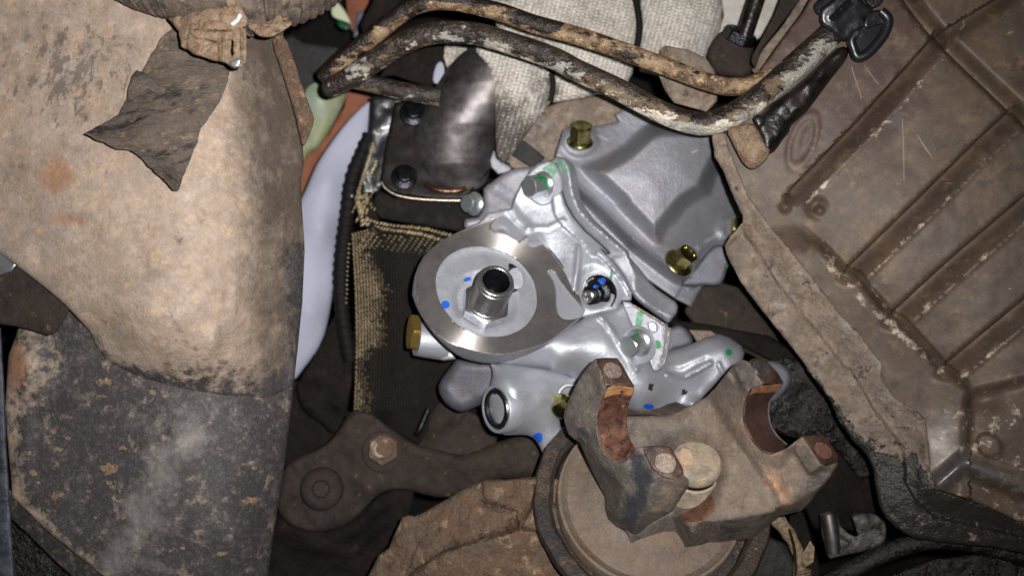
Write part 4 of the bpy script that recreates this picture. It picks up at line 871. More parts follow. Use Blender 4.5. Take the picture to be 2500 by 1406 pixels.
# body with right hand ears
bodO = T('a 400,560,190 530,455,170 640,455,170 820,450,172 b 0,415,176 60,385,180 120,355,184 185,320,196 250,255,236 330,155,300 400,75,345 440,52,352 490,68,362 600,222,366 510,262,350 475,330,330 455,420,312 465,520,308 520,630,318 600,710,336 660,724,345 720,705,352 770,680,358 820,640,364 870,602,372 880,600,374 945,700,378 1010,795,374 1050,810,366 1125,782,352 1130,800,344 1085,880,330 1040,940,315 980,1005,295 930,1070,280 870,1132,262 800,1150,250 720,1168,240 650,1225,225 560,1300,205 490,1330,196 430,1345,190 200,1370,180 0,1395,170 a 840,1500,160 740,1430,170 660,1450,165 600,1490,165 G 850,1305,190 780,1275,200 745,1235,210 720,1165,225 640,1000,200 560,850,200 500,700,200')
body_feats = [T('b 185,335,196 260,430,216 370,590,256 480,740,290 600,920,322 740,1088,348'), T('b 210,325,202 300,430,240 400,590,276 510,735,310 640,900,340 770,1060,346'),
    T('b 740,1088,348 690,1130,336 560,1165,330 300,1205,318 140,1215,306 0,1200,300'), T('b 730,1110,310 650,1190,270 560,1260,240 430,1310,215'), T('b 330,420,262 400,560,282'),
    T('b 480,270,350 440,240,334 385,125,316'), T('b 455,300,330 420,250,318 370,140,300'), T('b 820,700,346 935,862,352 1005,800,372'), T('b 810,720,326 925,885,330 1010,850,340'),
    T('b 600,800,330 700,860,320 800,1000,326'), T('b 840,1010,330 980,1000,318 1100,850,345'), T('b 780,1090,340 870,1050,320 980,1010,296'), T('b 0,470,190 200,480,206 300,600,238'), T('b 200,700,250 300,900,290 500,1050,320'),
    T('a 560,480,176 800,480,180 1000,420,186'), T('a 560,620,196 800,600,196'), T('a 850,1140,240 1000,1300,290 960,1400,250')]
def round_pts(L): return L
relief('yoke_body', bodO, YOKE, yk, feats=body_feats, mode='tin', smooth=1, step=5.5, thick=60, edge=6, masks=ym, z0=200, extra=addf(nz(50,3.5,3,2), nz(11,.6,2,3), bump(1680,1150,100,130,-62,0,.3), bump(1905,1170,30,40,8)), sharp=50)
# near ear
earO = T('a 300,46,322 250,100,312 180,200,290 120,320,268 82,420,248 76,460,243 84,510,240 110,585,240 150,620,240 190,642,238 215,700,228 280,850,208 330,950,198 372,1032,190 372,1120,186 390,1190,184 450,1258,184 530,1310,190 590,1312,200 620,1290,225 700,1220,270 850,1136,318 970,955,362 972,908,374 930,872,392 850,906,392 780,890,390 710,825,386 665,740,384 645,672,384 590,682,380 560,736,366 520,776,352 480,789,344 440,778,336 400,760,330 340,685,318 312,560,312 306,470,316 312,430,322 340,330,342 385,256,362 372,240,364 345,130,352')
ear_feats = [T('a 700,830,392 720,900,392 690,1030,376 640,1160,340 590,1290,250'), T('a 700,1140,345 780,1140,330'), T('a 330,120,345 290,250,325 200,400,292 160,540,268 240,660,262'),
    T('a 270,420,312 262,560,290 290,700,290 350,800,300 420,860,316 500,960,322 470,1080,290 450,1180,250'), T('a 560,760,352 590,900,350 560,1050,325 530,1180,285'), T('a 760,900,386 850,1000,362 900,1000,358')]
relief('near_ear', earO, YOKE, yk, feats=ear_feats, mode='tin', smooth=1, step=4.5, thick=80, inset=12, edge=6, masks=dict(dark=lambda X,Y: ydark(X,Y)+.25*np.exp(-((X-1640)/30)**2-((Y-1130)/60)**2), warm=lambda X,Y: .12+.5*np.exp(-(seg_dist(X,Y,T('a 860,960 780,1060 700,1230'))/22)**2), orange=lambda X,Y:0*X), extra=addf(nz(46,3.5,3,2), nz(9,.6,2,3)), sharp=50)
def saddle(name, front, back, m, depth):
    out = front + back[::-1]
    return relief(name, out, m, yk, mode='tin', smooth=2, step=4, thick=30, edge=2, extra=nz(12,1.0,2,3), sharp=50)
saddle('saddle', T('a 386,256,361 342,330,341 314,430,322 308,480,316 314,560,311 342,684,317 402,758,329 442,776,335 482,787,343 522,774,351'), T('a 580,248,332 578,290,322 556,330,308 535,400,290 527,480,280 535,570,282 556,630,296 586,684,326 560,734,345'), RUSTS, 0)
saddle('saddle', T('b 510,262,349 477,330,329 459,420,312 468,520,307 523,628,317 602,708,335 662,722,344 722,703,351'), T('b 735,228,330 690,290,305 645,350,280 633,420,270 650,520,272 700,600,288 760,655,318 750,690,345'), RUSTD, 0)
tube('saddle_lip', [q[:3] for q in T('a 386,256,364 342,330,344 314,430,325 308,480,319 314,560,314 342,684,320 402,758,332 442,776,338 482,787,346')], 3.0, YOKE, yk, n=10)
tube('saddle_lip', [q[:3] for q in T('b 510,262,352 477,330,332 459,420,315 468,520,310 523,628,320 602,708,338 662,722,347')], 3.0, RUSTS, yk, n=10)
tube('back_lip', [q[:3] for q in T('b 735,228,333 690,290,308 645,350,283 633,420,273 650,520,275 700,600,291 760,655,321')], 2.6, YOKE, yk, n=10)
relief('saddle_shoulder', T('a 386,256,363 440,232,363 580,248,336 578,290,326 556,316,318 480,300,330 410,312,345 362,330,346'), mat('orange_rust_shoulder',(160,116,78),.6,0,[dict(col=(112,74,50),size=16,lo=.5,hi=.62)],[(5,.4)]), yk, step=4, thick=14, edge=3)
relief('saddle_shoulder', T('b 510,262,352 560,240,352 735,226,334 700,280,312 640,290,320 540,292,338 495,310,342'), mat('brown_rust_shoulder',(128,88,60),.6,0,[dict(col=(84,56,40),size=16,lo=.5,hi=.62)],[(5,.4)]), yk, step=4, thick=14, edge=3)
pads = [('a 302,44,333 380,38,334 460,40,332 500,95,338 545,180,350 580,238,352 578,250,350 480,236,360 374,242,366 347,130,354', 'a', 424, 130, 70, 52, .55),
    ('a 646,670,386 740,666,380 838,672,376 880,740,380 930,830,384 934,872,390 900,900,396 852,908,394 780,892,392 708,825,388 664,740,386', 'a', 802, 790, 80, 68, .62),
    ('b 485,66,364 520,44,358 575,46,354 640,80,350 700,145,346 742,214,340 730,228,340 600,226,366 545,150,366', 'b', 583, 120, 74, 46, .75),
    ('b 876,598,376 960,590,368 1030,592,362 1080,660,358 1131,742,354 1128,784,352 1050,812,368 1010,797,376 945,700,380', 'b', 1020, 700, 72, 50, .75)]
for i, (s, rg, cx, cy, rx, ry, rot) in enumerate(pads):
    o = relief('cap_pad', T(s), PADM, yk, mode='tin', step=5, thick=20, edge=3, extra=nz(14,.8,2,3))
    r_ = REG[rg]; X0, Y0 = r_[0]+cx/r_[2], r_[1]+cy/r_[2]
    decal('tapped_hole', [o], blob_outline(X0, Y0, rx/r_[2], ry/r_[2], rot, 20, .03, i), HOLEM if i in (0,1) else (ELBOW if i == 2 else mat('rusty_hole_plug',(104,70,58),.7,0,[dict(col=(90,50,38),size=8)],[(4,.8)])), yk, lift=1.5, step=4)
    bo = blob_outline(X0, Y0, rx/r_[2], ry/r_[2], rot, 20, .02, i)
    bv = bvh_of([o]); pr = []
    for q in bo:
        h = bv.ray_cast(CAM, (P(q[0],q[1],0)-CAM).normalized())[0]
        if h is not None: pr.append((q[0], q[1], h.z/S+1))
    if len(pr) > 12: tube('hole_chamfer', pr, 1.5, PADM, yk, n=8, sub=3, closed=True)
relief('far_block', T('b 400,75,347 440,50,354 488,66,364 546,150,368 600,224,368 590,236,364 512,264,352 480,268,350 440,238,334 388,122,330'), YOKE, yk, mode='tin', step=5, thick=30, edge=5, masks=dict(dark=lambda X,Y:.35+0*X, warm=lambda X,Y:.3+0*X, orange=lambda X,Y:0*X), extra=nz(20,2))
relief('far_block', T('b 825,650,364 876,598,377 946,700,381 1010,797,377 990,830,368 936,864,356 900,830,356 820,705,352'), YOKE, yk, mode='tin', step=5, thick=30, edge=5, masks=dict(dark=lambda X,Y:.3+0*X, warm=lambda X,Y:.6+0*X, orange=lambda X,Y:.2+0*X), extra=nz(20,2))
# pinion nut
nut = lathe('pinion_stud', (1690,1250,165), (-.07,.78,.62), [(62,0),(58,20),(52,30),(50,120),(53,124),(53,134),(46,138),(46,150),(56,156),(61,166),(61,182),(56,190),(30,194)], mat('dusty_pale_stud',(170,152,130),.7,.1,[dict(col=(130,122,110),size=30,lo=.45,hi=.6),dict(col=(60,54,48),size=10,lo=.66,hi=.72)],[(6,.5)]), yk, n=40)
lathe('seam_ring', (1690,1250,165), (-.07,.78,.62), [(47,139),(51,141),(51,147),(47,149)], STRAP, yk, n=40, capped=False)
decal('stud_shade', [bpy.data.objects['yoke_body']], T('G 1020,1040 1080,1010 1160,960 1215,900 1250,950 1240,1010 1190,1055 1110,1072 1050,1062'), mat('red_brown_shade',(112,78,60),.6,.1,[dict(col=(80,56,46),size=20)],grit=.2), yk, lift=1.0, step=5)  # brown-red shadow at the foot of the stud, painted as a coat
decal('pale_crown_spot', [nut], T('b 14,690 60,694 92,740 88,795 44,806 10,798 0,740'), mat('pale_dust',(186,158,132),.8,grit=.15), yk, lift=1.2, crv=2)
# cast letters on the lower web
def letters(name, txt, x, y, h, rot, objs, m, parent, lift=1.0, mirror=False, wid=1.0, shear=0):
    cu = bpy.data.curves.new('t', 'FONT'); cu.body = txt; cu.size = 1.0; cu.align_x = 'CENTER'; cu.align_y = 'CENTER'; cu.resolution_u = 3; cu.offset = .012
    to = bpy.data.objects.new('t', cu); me = to.to_mesh()
    V = []; c, s = math.cos(rot), math.sin(rot)
    for v in me.vertices:
        a = v.co.x*h*wid*(-1 if mirror else 1) + shear*v.co.y*h; b = -v.co.y*h
        V.append((x + a*c - b*s, y + a*s + b*c))
    F = [tuple(p.vertices) for p in me.polygons]; to.to_mesh_clear(); bpy.data.objects.remove(to); bpy.data.curves.remove(cu)
    return decal(name, objs, None, m, parent, lift=lift, verts=V, faces=F)
yb = bpy.data.objects['yoke_body']
letters('cast_letters', 'UAM', 1722, 1285, 32, -.1, [yb], DISC, yk, lift=2.5, wid=1.1)
# ================================================================ aluminium: far cover
tc_ = thing('front_cover', 'grey cast aluminium cover with a raised hump and gold bolts left of the oil pan', 'engine cover', 1600, 500, -60)
cvO = T('d 0,0,-150 90,-60,-150 250,-70,-150 700,40,-140 780,140,-130 770,320,-120 820,430,-110 900,600,-100 980,740,-90 1010,800,-88 1010,900,-86 940,1020,-84 880,1200,-84 830,1330,-86 700,1330,-86 660,1380,-86 600,1500,-80 480,1440,-70 420,1400,-64 260,1290,-58 0,1000,-60 c 1290,1400,-74 1100,1240,-80 930,1100,-86 800,960,-94 730,780,-104 710,620,-112 680,520,-122 600,440,-135 560,420,-140 640,150,-172 690,130,-176 800,80,-176 950,120,-180 1200,70,-180')
cv_base = tps([(1500,300,-185),(1416,345,-150),(1740,300,-205),(1800,470,-265),(1815,560,-262),(1740,600,-185),(1660,645,-102),(1580,600,-95),(1500,540,-100),(1440,470,-118),(1560,690,-70),(1600,740,-62),(1780,690,-170)])
hump = T('c 815,535 900,490 1030,440 1250,310 1400,175 d 280,70 400,50 560,50 820,50 900,250 850,380 790,500 757,590 740,632 640,682 560,740 480,840 400,930 370,1005 310,1015 240,950 100,810 0,700 c 1190,920 1000,745 860,610')
ridge_line = T('c 760,680 930,830 1180,1080 1406,1300 d 150,970 300,1090 430,1190 500,1240 600,1275 660,1240')
low_side = ridge_line + T('d 700,1500 p 1600,900 1300,900 1300,380')
hz_ = 0
hz = smooth_poly(hump, True, 3)
def hump_z(X, Y):
    d = seg_dist(X, Y, hz, True); i = inside(X, Y, hz); s = np.where(i, d, -d)
    b0 = cv_base(X, Y); top = -58 - .10*(X-1600) + .10*(Y-500) - 10*np.log1p(np.exp((X-1650)/30)) + np.where(i, 8*sstep(d/110), 0)
    return np.maximum(top - b0, 0)*sstep((s+4)/44)
relief('cover_casting', cvO, ALUD, tc_, zf=cv_base, step=4.5, thick=60, edge=8, masks={}, feats=[ridge_line, offs(ridge_line,8), offs(hz[:-2],0)], extra=addf(hump_z, nz(80,2), nz(12,.5,2,3),
    ridge(ridge_line, 7, 5), lambda X,Y: -75*sstep(seg_dist(X,Y,ridge_line)/30)*inside(X,Y,low_side), bump(1416,345,52,46,14,0,.6), bump(1664,645,50,44,14,0,.6), bump(1800,560,60,46,14,0,.6), ridge(T('d 560,1330 620,1200 720,1060 860,1000'),12,-8), ridge(T('d 480,1450 560,1330 660,1310'),8,-8)))
relief('cover_flange', T('c 500,490,-92 560,425,-96 620,425,-98 690,450,-104 750,510,-110 782,620,-112 795,740,-110 830,890,-104 950,1060,-98 1150,1240,-92 1300,1380,-88 d 120,1110,-84 200,1200,-78 260,1290,-74 330,1360,-68 O 1240,650,-40 1262,700,-34 1250,760,-30 1180,850,-24 1150,860,-26 1060,800,-30 900,680,-36 830,620,-40 790,560,-44 720,400,-52 600,240,-60 500,120,-66 c 1100,1400,-74 1000,1300,-78 860,1180,-82 740,1040,-86 660,900,-90 625,780,-92 605,640,-94 560,540,-94'), ALU, tc_, mode='tin', feats=[T('c 640,450,-74 690,520,-70 710,620,-68 732,780,-66 800,960,-62 930,1100,-56 1100,1240,-52 1290,1400,-48 d 160,1240,-42 O 820,520,-34 870,600,-28 960,680,-20 1100,760,-14 1200,800,-16')], smooth=2, step=4, thick=30, edge=7, drop=11,
    extra=addf(nz(12,.6,2,3), nz(60,1.5)), sharp=45)
tube('joint_seam', [q for q in T('c 566,542,-97 610,642,-96 630,782,-94 665,902,-92 745,1042,-88 865,1182,-84 1005,1302,-79 1105,1402,-74')], 3, STRAP, tc_, n=8)
def bolt(parent, c, axis, r, h, mf, mh, fl=1.4, rot=.3, dish=.0, txt=None):
    b = lathe('bolt', c, axis, [(r*fl,0),(r*fl,r*.10),(r*fl*.93,r*.2),(r*1.0,r*.3),(r*.9,r*.36)], mf, parent, n=36)
    a = Vector(axis).normalized(); k = D/(D-c[2])
    c2 = P(*c) + a*(r*.28*S*(D-c[2])/D)
    z = c2.z/S; kk = (D-z)/D
    hexhead('hex_head', (CX + c2.x/S/kk, CY - c2.y/S/kk, z), axis, r, h, mh, b, rot=rot, dish=dish)
    return b
g1 = bolt(tc_, (1416,348,-122), (.05,.76,.65), 28, 40, GOLD, GOLD, 1.18, .2)
g2 = bolt(tc_, (1657,642,-72), (.42,.52,.74), 27, 36, GOLD, GOLD, 1.4, .5, dish=.12)
g3 = bolt(tc_, (1800,562,-246), (.2,.2,.95), 28, 28, GOLD, GOLD, 1.3, .2)
# ================================================================ aluminium: rear lug + boss behind
rl = thing('rear_housing', 'small grey aluminium housing with a green marked bolt behind the steel elbow flange', 'housing', 1220, 480, -150)
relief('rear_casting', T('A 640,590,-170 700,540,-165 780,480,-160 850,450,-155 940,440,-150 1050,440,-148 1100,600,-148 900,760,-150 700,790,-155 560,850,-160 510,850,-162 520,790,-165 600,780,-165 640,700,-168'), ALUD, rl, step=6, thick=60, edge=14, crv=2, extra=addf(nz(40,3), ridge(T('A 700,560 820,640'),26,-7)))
bolt(rl, (1158,498,-160), (-.62,.0,.78), 23, 22, ZINC, ZINC, 1.25, .2)
# ================================================================ aluminium: filter housing
fh = thing('oil_filter_housing', 'bright new cast aluminium oil filter housing with machined ring and threaded stub in the centre', 'filter housing', 1250, 720, 40)
A3 = Vector((.24,.50,.83)).normalized(); C0 = P(1190, 745, 70)
def plane_z(X, Y, off=0.0):
    """depth of the tilted filter face under each drawn point"""
    c = C0 + A3*(off*S)
    dx = (X-CX)*S/(D*S); dy = (CY-Y)*S/(D*S)      # ray = CAM + t*(dx,dy,-1)
    num = (c - CAM).dot(A3); den = A3.x*dx + A3.y*dy - A3.z
    t = num/den
    return (D*S - t)/S
# upper body
ubO = T('A 830,715,-92 845,660,-92 870,600,-90 895,550,-90 925,510,-88 960,455,-86 1010,415,-84 1060,400,-84 c 430,490,-82 500,490,-84 560,540,-84 605,640,-84 625,780,-82 660,900,-80 740,1040,-76 860,1180,-72 1000,1300,-68 1100,1400,-64 O 480,110,-58 600,240,-50 720,400,-42 800,560,-32 790,640,-26 700,640,-20 650,720,-8 N 1875,1150,0 1650,1406,10 1200,1300,20 900,800,0 700,300,-30 900,0,-60 1000,-100,-70')
relief('upper_casting', ubO, ALU2, fh, step=3.8, thick=60, edge=6, drop=9, extra=addf(nz(60,2), nz(10,.45,2,3),
    plateau(T('c 530,890 545,980 580,1060 650,1140 820,1290 920,1400 O 480,200 600,330 700,450 760,560 800,640 1000,640 600,0 400,-100 c 700,800 600,640 480,560 530,800'), 10, 7),
    ridge(T('A 830,720 870,790 940,850'), 22, 9), bump(1285,600,60,50,12), ridge(T('A 1290,980 1270,1180 1260,1260'), 12, 8), bump(1450,700,55,60,-14,0,.45), ridge(T('A 940,850 1080,850 1180,800'), 10, 4),
    bump(1350,640,60,80,-12), ridge(T('A 1380,1040 1420,1010 1560,1120 1640,1230 1650,1290'),5,3)))
relief('lug', T('A 905,560,-70 925,510,-68 965,462,-66 1020,420,-66 1080,400,-68 1130,420,-72 1170,500,-74 1180,570,-70 1165,620,-66 1120,640,-60 1100,680,-56 1040,700,-54 980,670,-56 930,620,-62'), ALU, fh, step=5, thick=30, edge=5, crv=2, extra=nz(14,.6))
# lower body: the big sweeping tube from face to the plate
lbO = T('B 1270,245,30 1180,300,40 1000,400,50 760,500,40 740,520,20 900,545,0 1080,570,-10 1200,610,-20 1300,680,-25 1400,780,-25 1500,800,-25 1640,860,-25 1760,866,-25 1880,872,-25 2000,830,-25 2100,780,-25 2260,610,-25 2390,520,-40 2410,450,-60 2390,400,-75 2310,345,-80 2240,320,-80 2150,340,-70 2000,410,-60 1880,440,-50 1900,300,-60 1890,250,-60 1800,220,-40 1600,100,-10 1500,150,0 1440,160,10 1330,200,20')
lb_ctrl = [(1330,830,55),(1400,850,62),(1480,840,50),(1260,880,30),(1350,900,25),(1440,920,14),(1500,970,10),(1600,960,22),(1700,990,20),(1560,1000,5),(1780,930,0),(1700,900,-20),(1770,850,-40),(1600,900,10)]
relief('lower_casting', lbO, ALU2, fh, ctrl=lb_ctrl, step=4.5, thick=70, edge=16, drop=22, extra=addf(nz(70,3), nz(10,.5,2,3),
    ridge(T('B 1430,200 1470,240 1540,340 1680,560'), 12, 10), ridge(T('f 610,725 700,755 800,755 880,720 1000,650 1100,590'), 9, 9), ridge(T('f 1190,600 1250,720'), 9, 7), ridge(T('f 640,680 760,690 900,620 1050,560'), 14, -7)), crv=0)
decal('cast_seam_marks', [bpy.data.objects['lower_casting']], T('f 800,735 870,690 930,660 1040,595 1095,585 1080,615 960,680 880,715 820,752'), CASTMARK, fh, lift=1.2, crv=0)
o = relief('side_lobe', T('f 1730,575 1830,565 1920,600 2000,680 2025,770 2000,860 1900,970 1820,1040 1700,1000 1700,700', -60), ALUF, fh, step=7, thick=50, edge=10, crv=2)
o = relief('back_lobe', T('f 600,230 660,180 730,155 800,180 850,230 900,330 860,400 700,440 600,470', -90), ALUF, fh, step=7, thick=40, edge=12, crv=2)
o = relief('dull_tab', T('f 850,210 1100,220 1200,280 1130,300 1000,370 940,350 900,280', -110), RAIL, fh, step=7, thick=30, edge=5, masks=dict(oil=lambda X,Y:.1+0*X))
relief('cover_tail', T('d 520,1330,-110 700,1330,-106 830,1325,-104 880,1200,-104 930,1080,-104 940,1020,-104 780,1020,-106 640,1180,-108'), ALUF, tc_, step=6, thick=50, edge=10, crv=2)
# big round boss with side plug, lower left
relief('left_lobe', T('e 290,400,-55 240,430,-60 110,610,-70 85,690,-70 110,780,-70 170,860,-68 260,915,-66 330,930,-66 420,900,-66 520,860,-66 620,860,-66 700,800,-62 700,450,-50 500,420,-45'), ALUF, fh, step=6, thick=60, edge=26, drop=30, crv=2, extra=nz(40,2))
relief('boss_casting', T('e 480,400,20 640,440,20 800,450,22 1000,480,14 1250,515,4 1420,580,-6 1500,600,-10 1480,760,-12 1400,900,-12 1330,1000,-10 1350,1100,-8 1380,1170,-4 1280,1260,0 1170,1390,0 1110,1290,0 1060,1210,5 990,1170,12 900,1162,22 760,1165,40 700,1130,46 650,1050,42 610,930,36 590,780,34 600,680,36 630,570,30 600,440,20'), ALU2, fh, step=6, thick=70, edge=14, crv=2,
    ctrl=[((lambda q:(q[0],q[1],z))(T(f'e {a},{b}')[0])) for a,b,z in ((760,620,70),(860,700,82),(900,1050,60),(830,900,84),(1000,800,60),(1150,850,40),(1150,650,34),(1100,1050,30),(1250,1000,14),(1220,1180,10),(700,600,56))], extra=addf(nz(60,2.5), nz(10,.45,2,3), ridge(T('e 860,900 830,1080'),10,5)))
pl = lathe('bore_plug', (1222,996,48), (-.80,-.03,.60), [(50,-20),(50,12),(47,16),(38,16),(36,4),(30,2),(26,2),(26,-2),(24,-3),(10,-4)], BORE, fh, n=40)
lathe('bore_rim', (1226,996,40), (-.80,-.03,.60), [(62,-20),(61,14),(58,20),(52,20),(50,10)], ALU2, fh, n=40)
# side port with brass plug
relief('side_port', T('p 1014,780,-60 1050,790,-50 1100,850,-40 1112,876,-40 1085,880,-44 1050,872,-52 1022,860,-58 1012,830,-60'), ALU2, fh, step=6, thick=60, edge=8)
lathe('side_port_barrel', (1050,830,-60), (-.86,.12,.3), [(46,-40),(44,10),(42,34)], ALU2, fh, n=40)
hexhead('brass_plug', (1020,812,-42), (-.95,.10,.25), 47, 22, BRASS, fh, rot=.1)
# ring casting (cast rim behind the machined face)
bowl = smooth_poly(T('N 395,740 400,620 450,500 550,390 700,315 850,290 1000,298 1150,345 1300,430 1420,540 1510,680 1552,850 1545,1000 1480,1130 1380,1230 1230,1300 1080,1322 900,1310 760,1250 620,1165 500,1020 430,900'), True, 3)
tri = smooth_poly(T('A 1078,1160 1095,1138 1125,1150 1180,1240 B 1240,60 1300,130 1320,160 1296,203 1250,220 1185,220 1145,185 1130,120 1128,40 1110,-40'), True, 2)
mfO_ = smooth_poly(T('A 520,864 430,906 335,963 240,1058 190,1180 186,1300 B 200,90 245,225 330,325 420,388 490,408 600,440 760,458 900,432 1030,395 1120,345 1200,285 1262,236 1300,206 1316,160 1300,90 1280,50 A 1258,1300 1234,1236 1174,1124 1096,1014 1000,930 925,905 760,775 700,790'), True, 2)
ringO = T('A 520,856 430,898 330,955 230,1050 172,1180 156,1300 B 162,70 190,150 270,280 350,372 460,462 560,502 700,520 850,492 1000,432 1100,375 1200,302 1268,244 1300,215 1326,160 1310,90 1285,50 A 1265,1300 1240,1230 1180,1120 1100,1010 1000,920 900,855 850,765 830,718 700,780')
relief('ring_rim', ringO, ALUD, fh, holes=[bowl], zf=lambda X,Y: plane_z(X,Y,-9) - 2.4*np.where(inside(X,Y,mfO_), 0, seg_dist(X,Y,mfO_,True)), step=4.5, thick=90, edge=5, inset=4, extra=nz(10,.5,2,3), crv=2)
def pl_ell(cx, cy, r, n=64, off=0, ph=0):
    """circle of radius r on the tilted face, seen through the drawing frame"""
    a, u, v = frame_of(A3); out = []
    c0 = P(cx, cy, float(plane_z(np.array([cx]), np.array([cy]), off)[0]))
    for i in range(n):
        t = 2*math.pi*i/n + ph; w_ = c0 + (u*math.cos(t)+v*math.sin(t))*r*S
        z = w_.z/S; k = (D-z)/D; out.append((CX + w_.x/S/k, CY - w_.y/S/k, None))
    return out
FC = (1186, 722)
MF = None
a_, u_, v_ = frame_of(A3)
if Matrix((u_, v_, a_)).determinant() < 0: v_ = -v_
cw = P(FC[0], FC[1], float(plane_z(np.array([FC[0]]), np.array([FC[1]]))[0]))
MF = Matrix(((u_.x, v_.x, a_.x, cw.x), (u_.y, v_.y, a_.y, cw.y), (u_.z, v_.z, a_.z, cw.z), (0,0,0,1)))
mfO = T('A 520,866 430,908 335,965 240,1060 190,1180 188,1290 B 205,100 245,225 330,325 420,388 490,408 600,440 760,458 900,432 1030,395 1120,345 1200,285 1262,240 A 1140,1390 1110,1280 1075,1170 1100,1140 1200,1280 1262,1290 1236,1230 1176,1122 1096,1014 1000,930 925,905 880,945 800,900 720,880 690,840 720,800 760,775 700,790')
mfO = T('A 520,864 430,906 335,963 240,1058 190,1180 186,1300 B 200,90 245,225 330,325 420,388 490,408 600,440 760,458 900,432 1030,395 1120,345 1200,285 1262,236 1300,206 1316,160 1300,90 1280,50 A 1258,1300 1234,1236 1174,1124 1096,1014 1000,930 925,905 880,945 800,900 720,880 690,840 720,800 760,775 690,792')
relief('machined_face', mfO, MACH, fh, zf=lambda X,Y: plane_z(X,Y,0), step=6, thick=26, edge=1.5, drop=1.5, inset=0, holes=[bowl, tri], M=MF, crv=2)
relief('filter_seat', [(FC[0]+(q[0]-FC[0])*1.0+2, q[1], None) for q in pl_ell(1186, 712, 150)], ALU2, fh, zf=lambda X,Y: plane_z(X,Y,-17), step=4.5, thick=12, edge=0, extra=addf(nz(60,.8), nz(9,.35,2), bump(1184,734,88,76,-12,.3,.7), bump(1188,722,142,124,-5,.3,.8)), holes=[smooth_poly(T('N 1225,485 1260,478 1320,510 1370,570 1400,640 1402,720 1375,765 1330,790 1290,815 1250,818 1235,760 1225,600'), True, 2)])
relief('pocket_floor', [(q[0]+(q[0]-1220)*.02, q[1], None) for q in tri], ALU2, fh, zf=lambda X,Y: plane_z(X,Y,-7), step=6, thick=8, edge=0, extra=nz(30,.4))
relief('pocket_floor', T('A 700,860 680,830 720,780 800,780 880,800 940,870 920,920 880,960 800,920', None), ALU2, fh, zf=lambda X,Y: plane_z(X,Y,-6.5), step=6, thick=8, edge=0, extra=addf(nz(30,.4), bump(1225,565,26,16,-5,.3)), crv=2)
def onface(x, y, off=0): return (x, y, float(plane_z(np.array([float(x)]), np.array([float(y)]), off)[0]))
# union
un = hexhead('threaded_union', onface(1182,752,-24), tuple(A3), 61, 34, STEEL, fh, rot=.35)
prof = [(49,26),(49,34),(45,38)]; hgt = 38
while hgt < 116: prof += [(42.6,hgt),(46.4,hgt+2.4),(46.4,hgt+3.2),(42.6,hgt+5.6)]; hgt += 6.4
prof += [(43,hgt),(43,hgt+8),(41,hgt+11),(34,hgt+12),(33,hgt+10)]
lathe('thread', onface(1182,752,-24), tuple(A3), prof, STEEL, un, n=64, capped=False, sharp=80)
h2 = hgt+10; pin = [(33,h2)]
while h2 > 30: pin += [(33,h2),(31,h2-2),(31,h2-3),(33,h2-5)]; h2 -= 6
lathe('bore', onface(1182,752,-24), tuple(A3), pin+[(32,26),(1,26)], BLKST, un, n=48, capped=False, sharp=80)  # inside coloured black, so the shade of the hollow is in the colour
# oil port hole beside the union
prt = relief('oil_port', T('N 1225,485 1260,478 1320,510 1370,570 1400,640 1402,720 1375,765 1330,790 1290,815 1250,818 1235,760 1225,600'), BORE, fh, zf=lambda X,Y: plane_z(X,Y,-20) - 60*sstep(1-np.sqrt(((X-1260)/38)**2+((Y-682)/36)**2)), step=3.5, thick=6, edge=2, crv=2)
tube('port_rim', [onface(q[0], q[1], -17) for q in T('N 1225,485 1260,478 1320,510 1370,570 1400,640 1402,720 1375,765 1330,790')], 1.5, ALU2, fh, n=8)
# seam arc
tube('seam', [onface(q[0], q[1], -3) for q in T('A 930,880 1000,920 1100,1010 1180,1120 1240,1240 1262,1300')], 1.6, STRAP, fh, n=8)
# bolts on the joint
def recess(x, y, r): 
    return None
bolt(fh, (1328,450,-52), (-.72,-.22,.64), 28, 42, ZINC, ZINC, 1.16, .5)
bolt(fh, (1560,836,40), (-.66,-.20,.72), 28, 38, ZINC, ZINC, 1.25, .3)
lathe('bolt_recess', (1463,716,-24), (-.42,-.05,.9), [(46,6),(42,6),(42,-10),(1,-12)], BLKST, fh, n=40, capped=False)
nb_ = bolt(fh, (1458,716,-28), (-.50,-.12,.85), 27, 26, BLKST, BLKST, 1.35, .2)
lathe('stud_tip', (1440,722,-2), (-.50,-.12,.85), [(15,-6),(15,12),(12,14),(8,14),(6,11),(1,11)], STEEL, nb_, n=24)
tube('recess_rim', [(1424,700,-20),(1432,680,-20),(1450,670,-20),(1475,672,-20),(1494,690,-22),(1500,715,-22),(1496,745,-20),(1480,760,-18)], 3, ALU2, fh, n=10)
# joint plate with hole
relief('joint_plate', T('O 700,640,10 780,650,12 830,690,16 1000,800,26 1080,850,32 1140,900,36 1195,910,34 1190,1000,34 1165,1150,36 1140,1270,40 1100,1330,44 1045,1352,48 1010,1340,48 960,1210,44 880,1050,36 780,850,24 720,720,14'), ALU, fh, step=5, thick=26, edge=4, holes=[T('O 965,870 990,850 1030,860 1050,900 1045,940 1015,950 980,930')], extra=addf(nz(12,.5), ridge(T('O 1130,890 1110,1150 1050,1345'), 6, 4)))
relief('plate_hole_back', T('O 955,850 1000,840 1060,870 1060,950 1000,960 960,930', 14), ALU2, fh, step=5, thick=6, edge=0)
tube('plate_rim', [(q[0],q[1],q[2]) for q in T('O 815,685,18 900,735,24 1000,795,30 1090,850,36 1150,905,40 1165,940,40 1150,1050,40 1120,1180,44 1080,1300,48')], 2.6, mat('brown_edged_casting',(128,116,104),.45,.5,[dict(col=(190,186,180),size=12,lo=.5,hi=.6)],[(4,.4)]), fh, n=10)
lathe('bolt_recess_ring', (1560,842,36), (-.62,-.12,.77), [(48,0),(46,3),(42,3),(42,-6)], ALU2, fh, n=40)
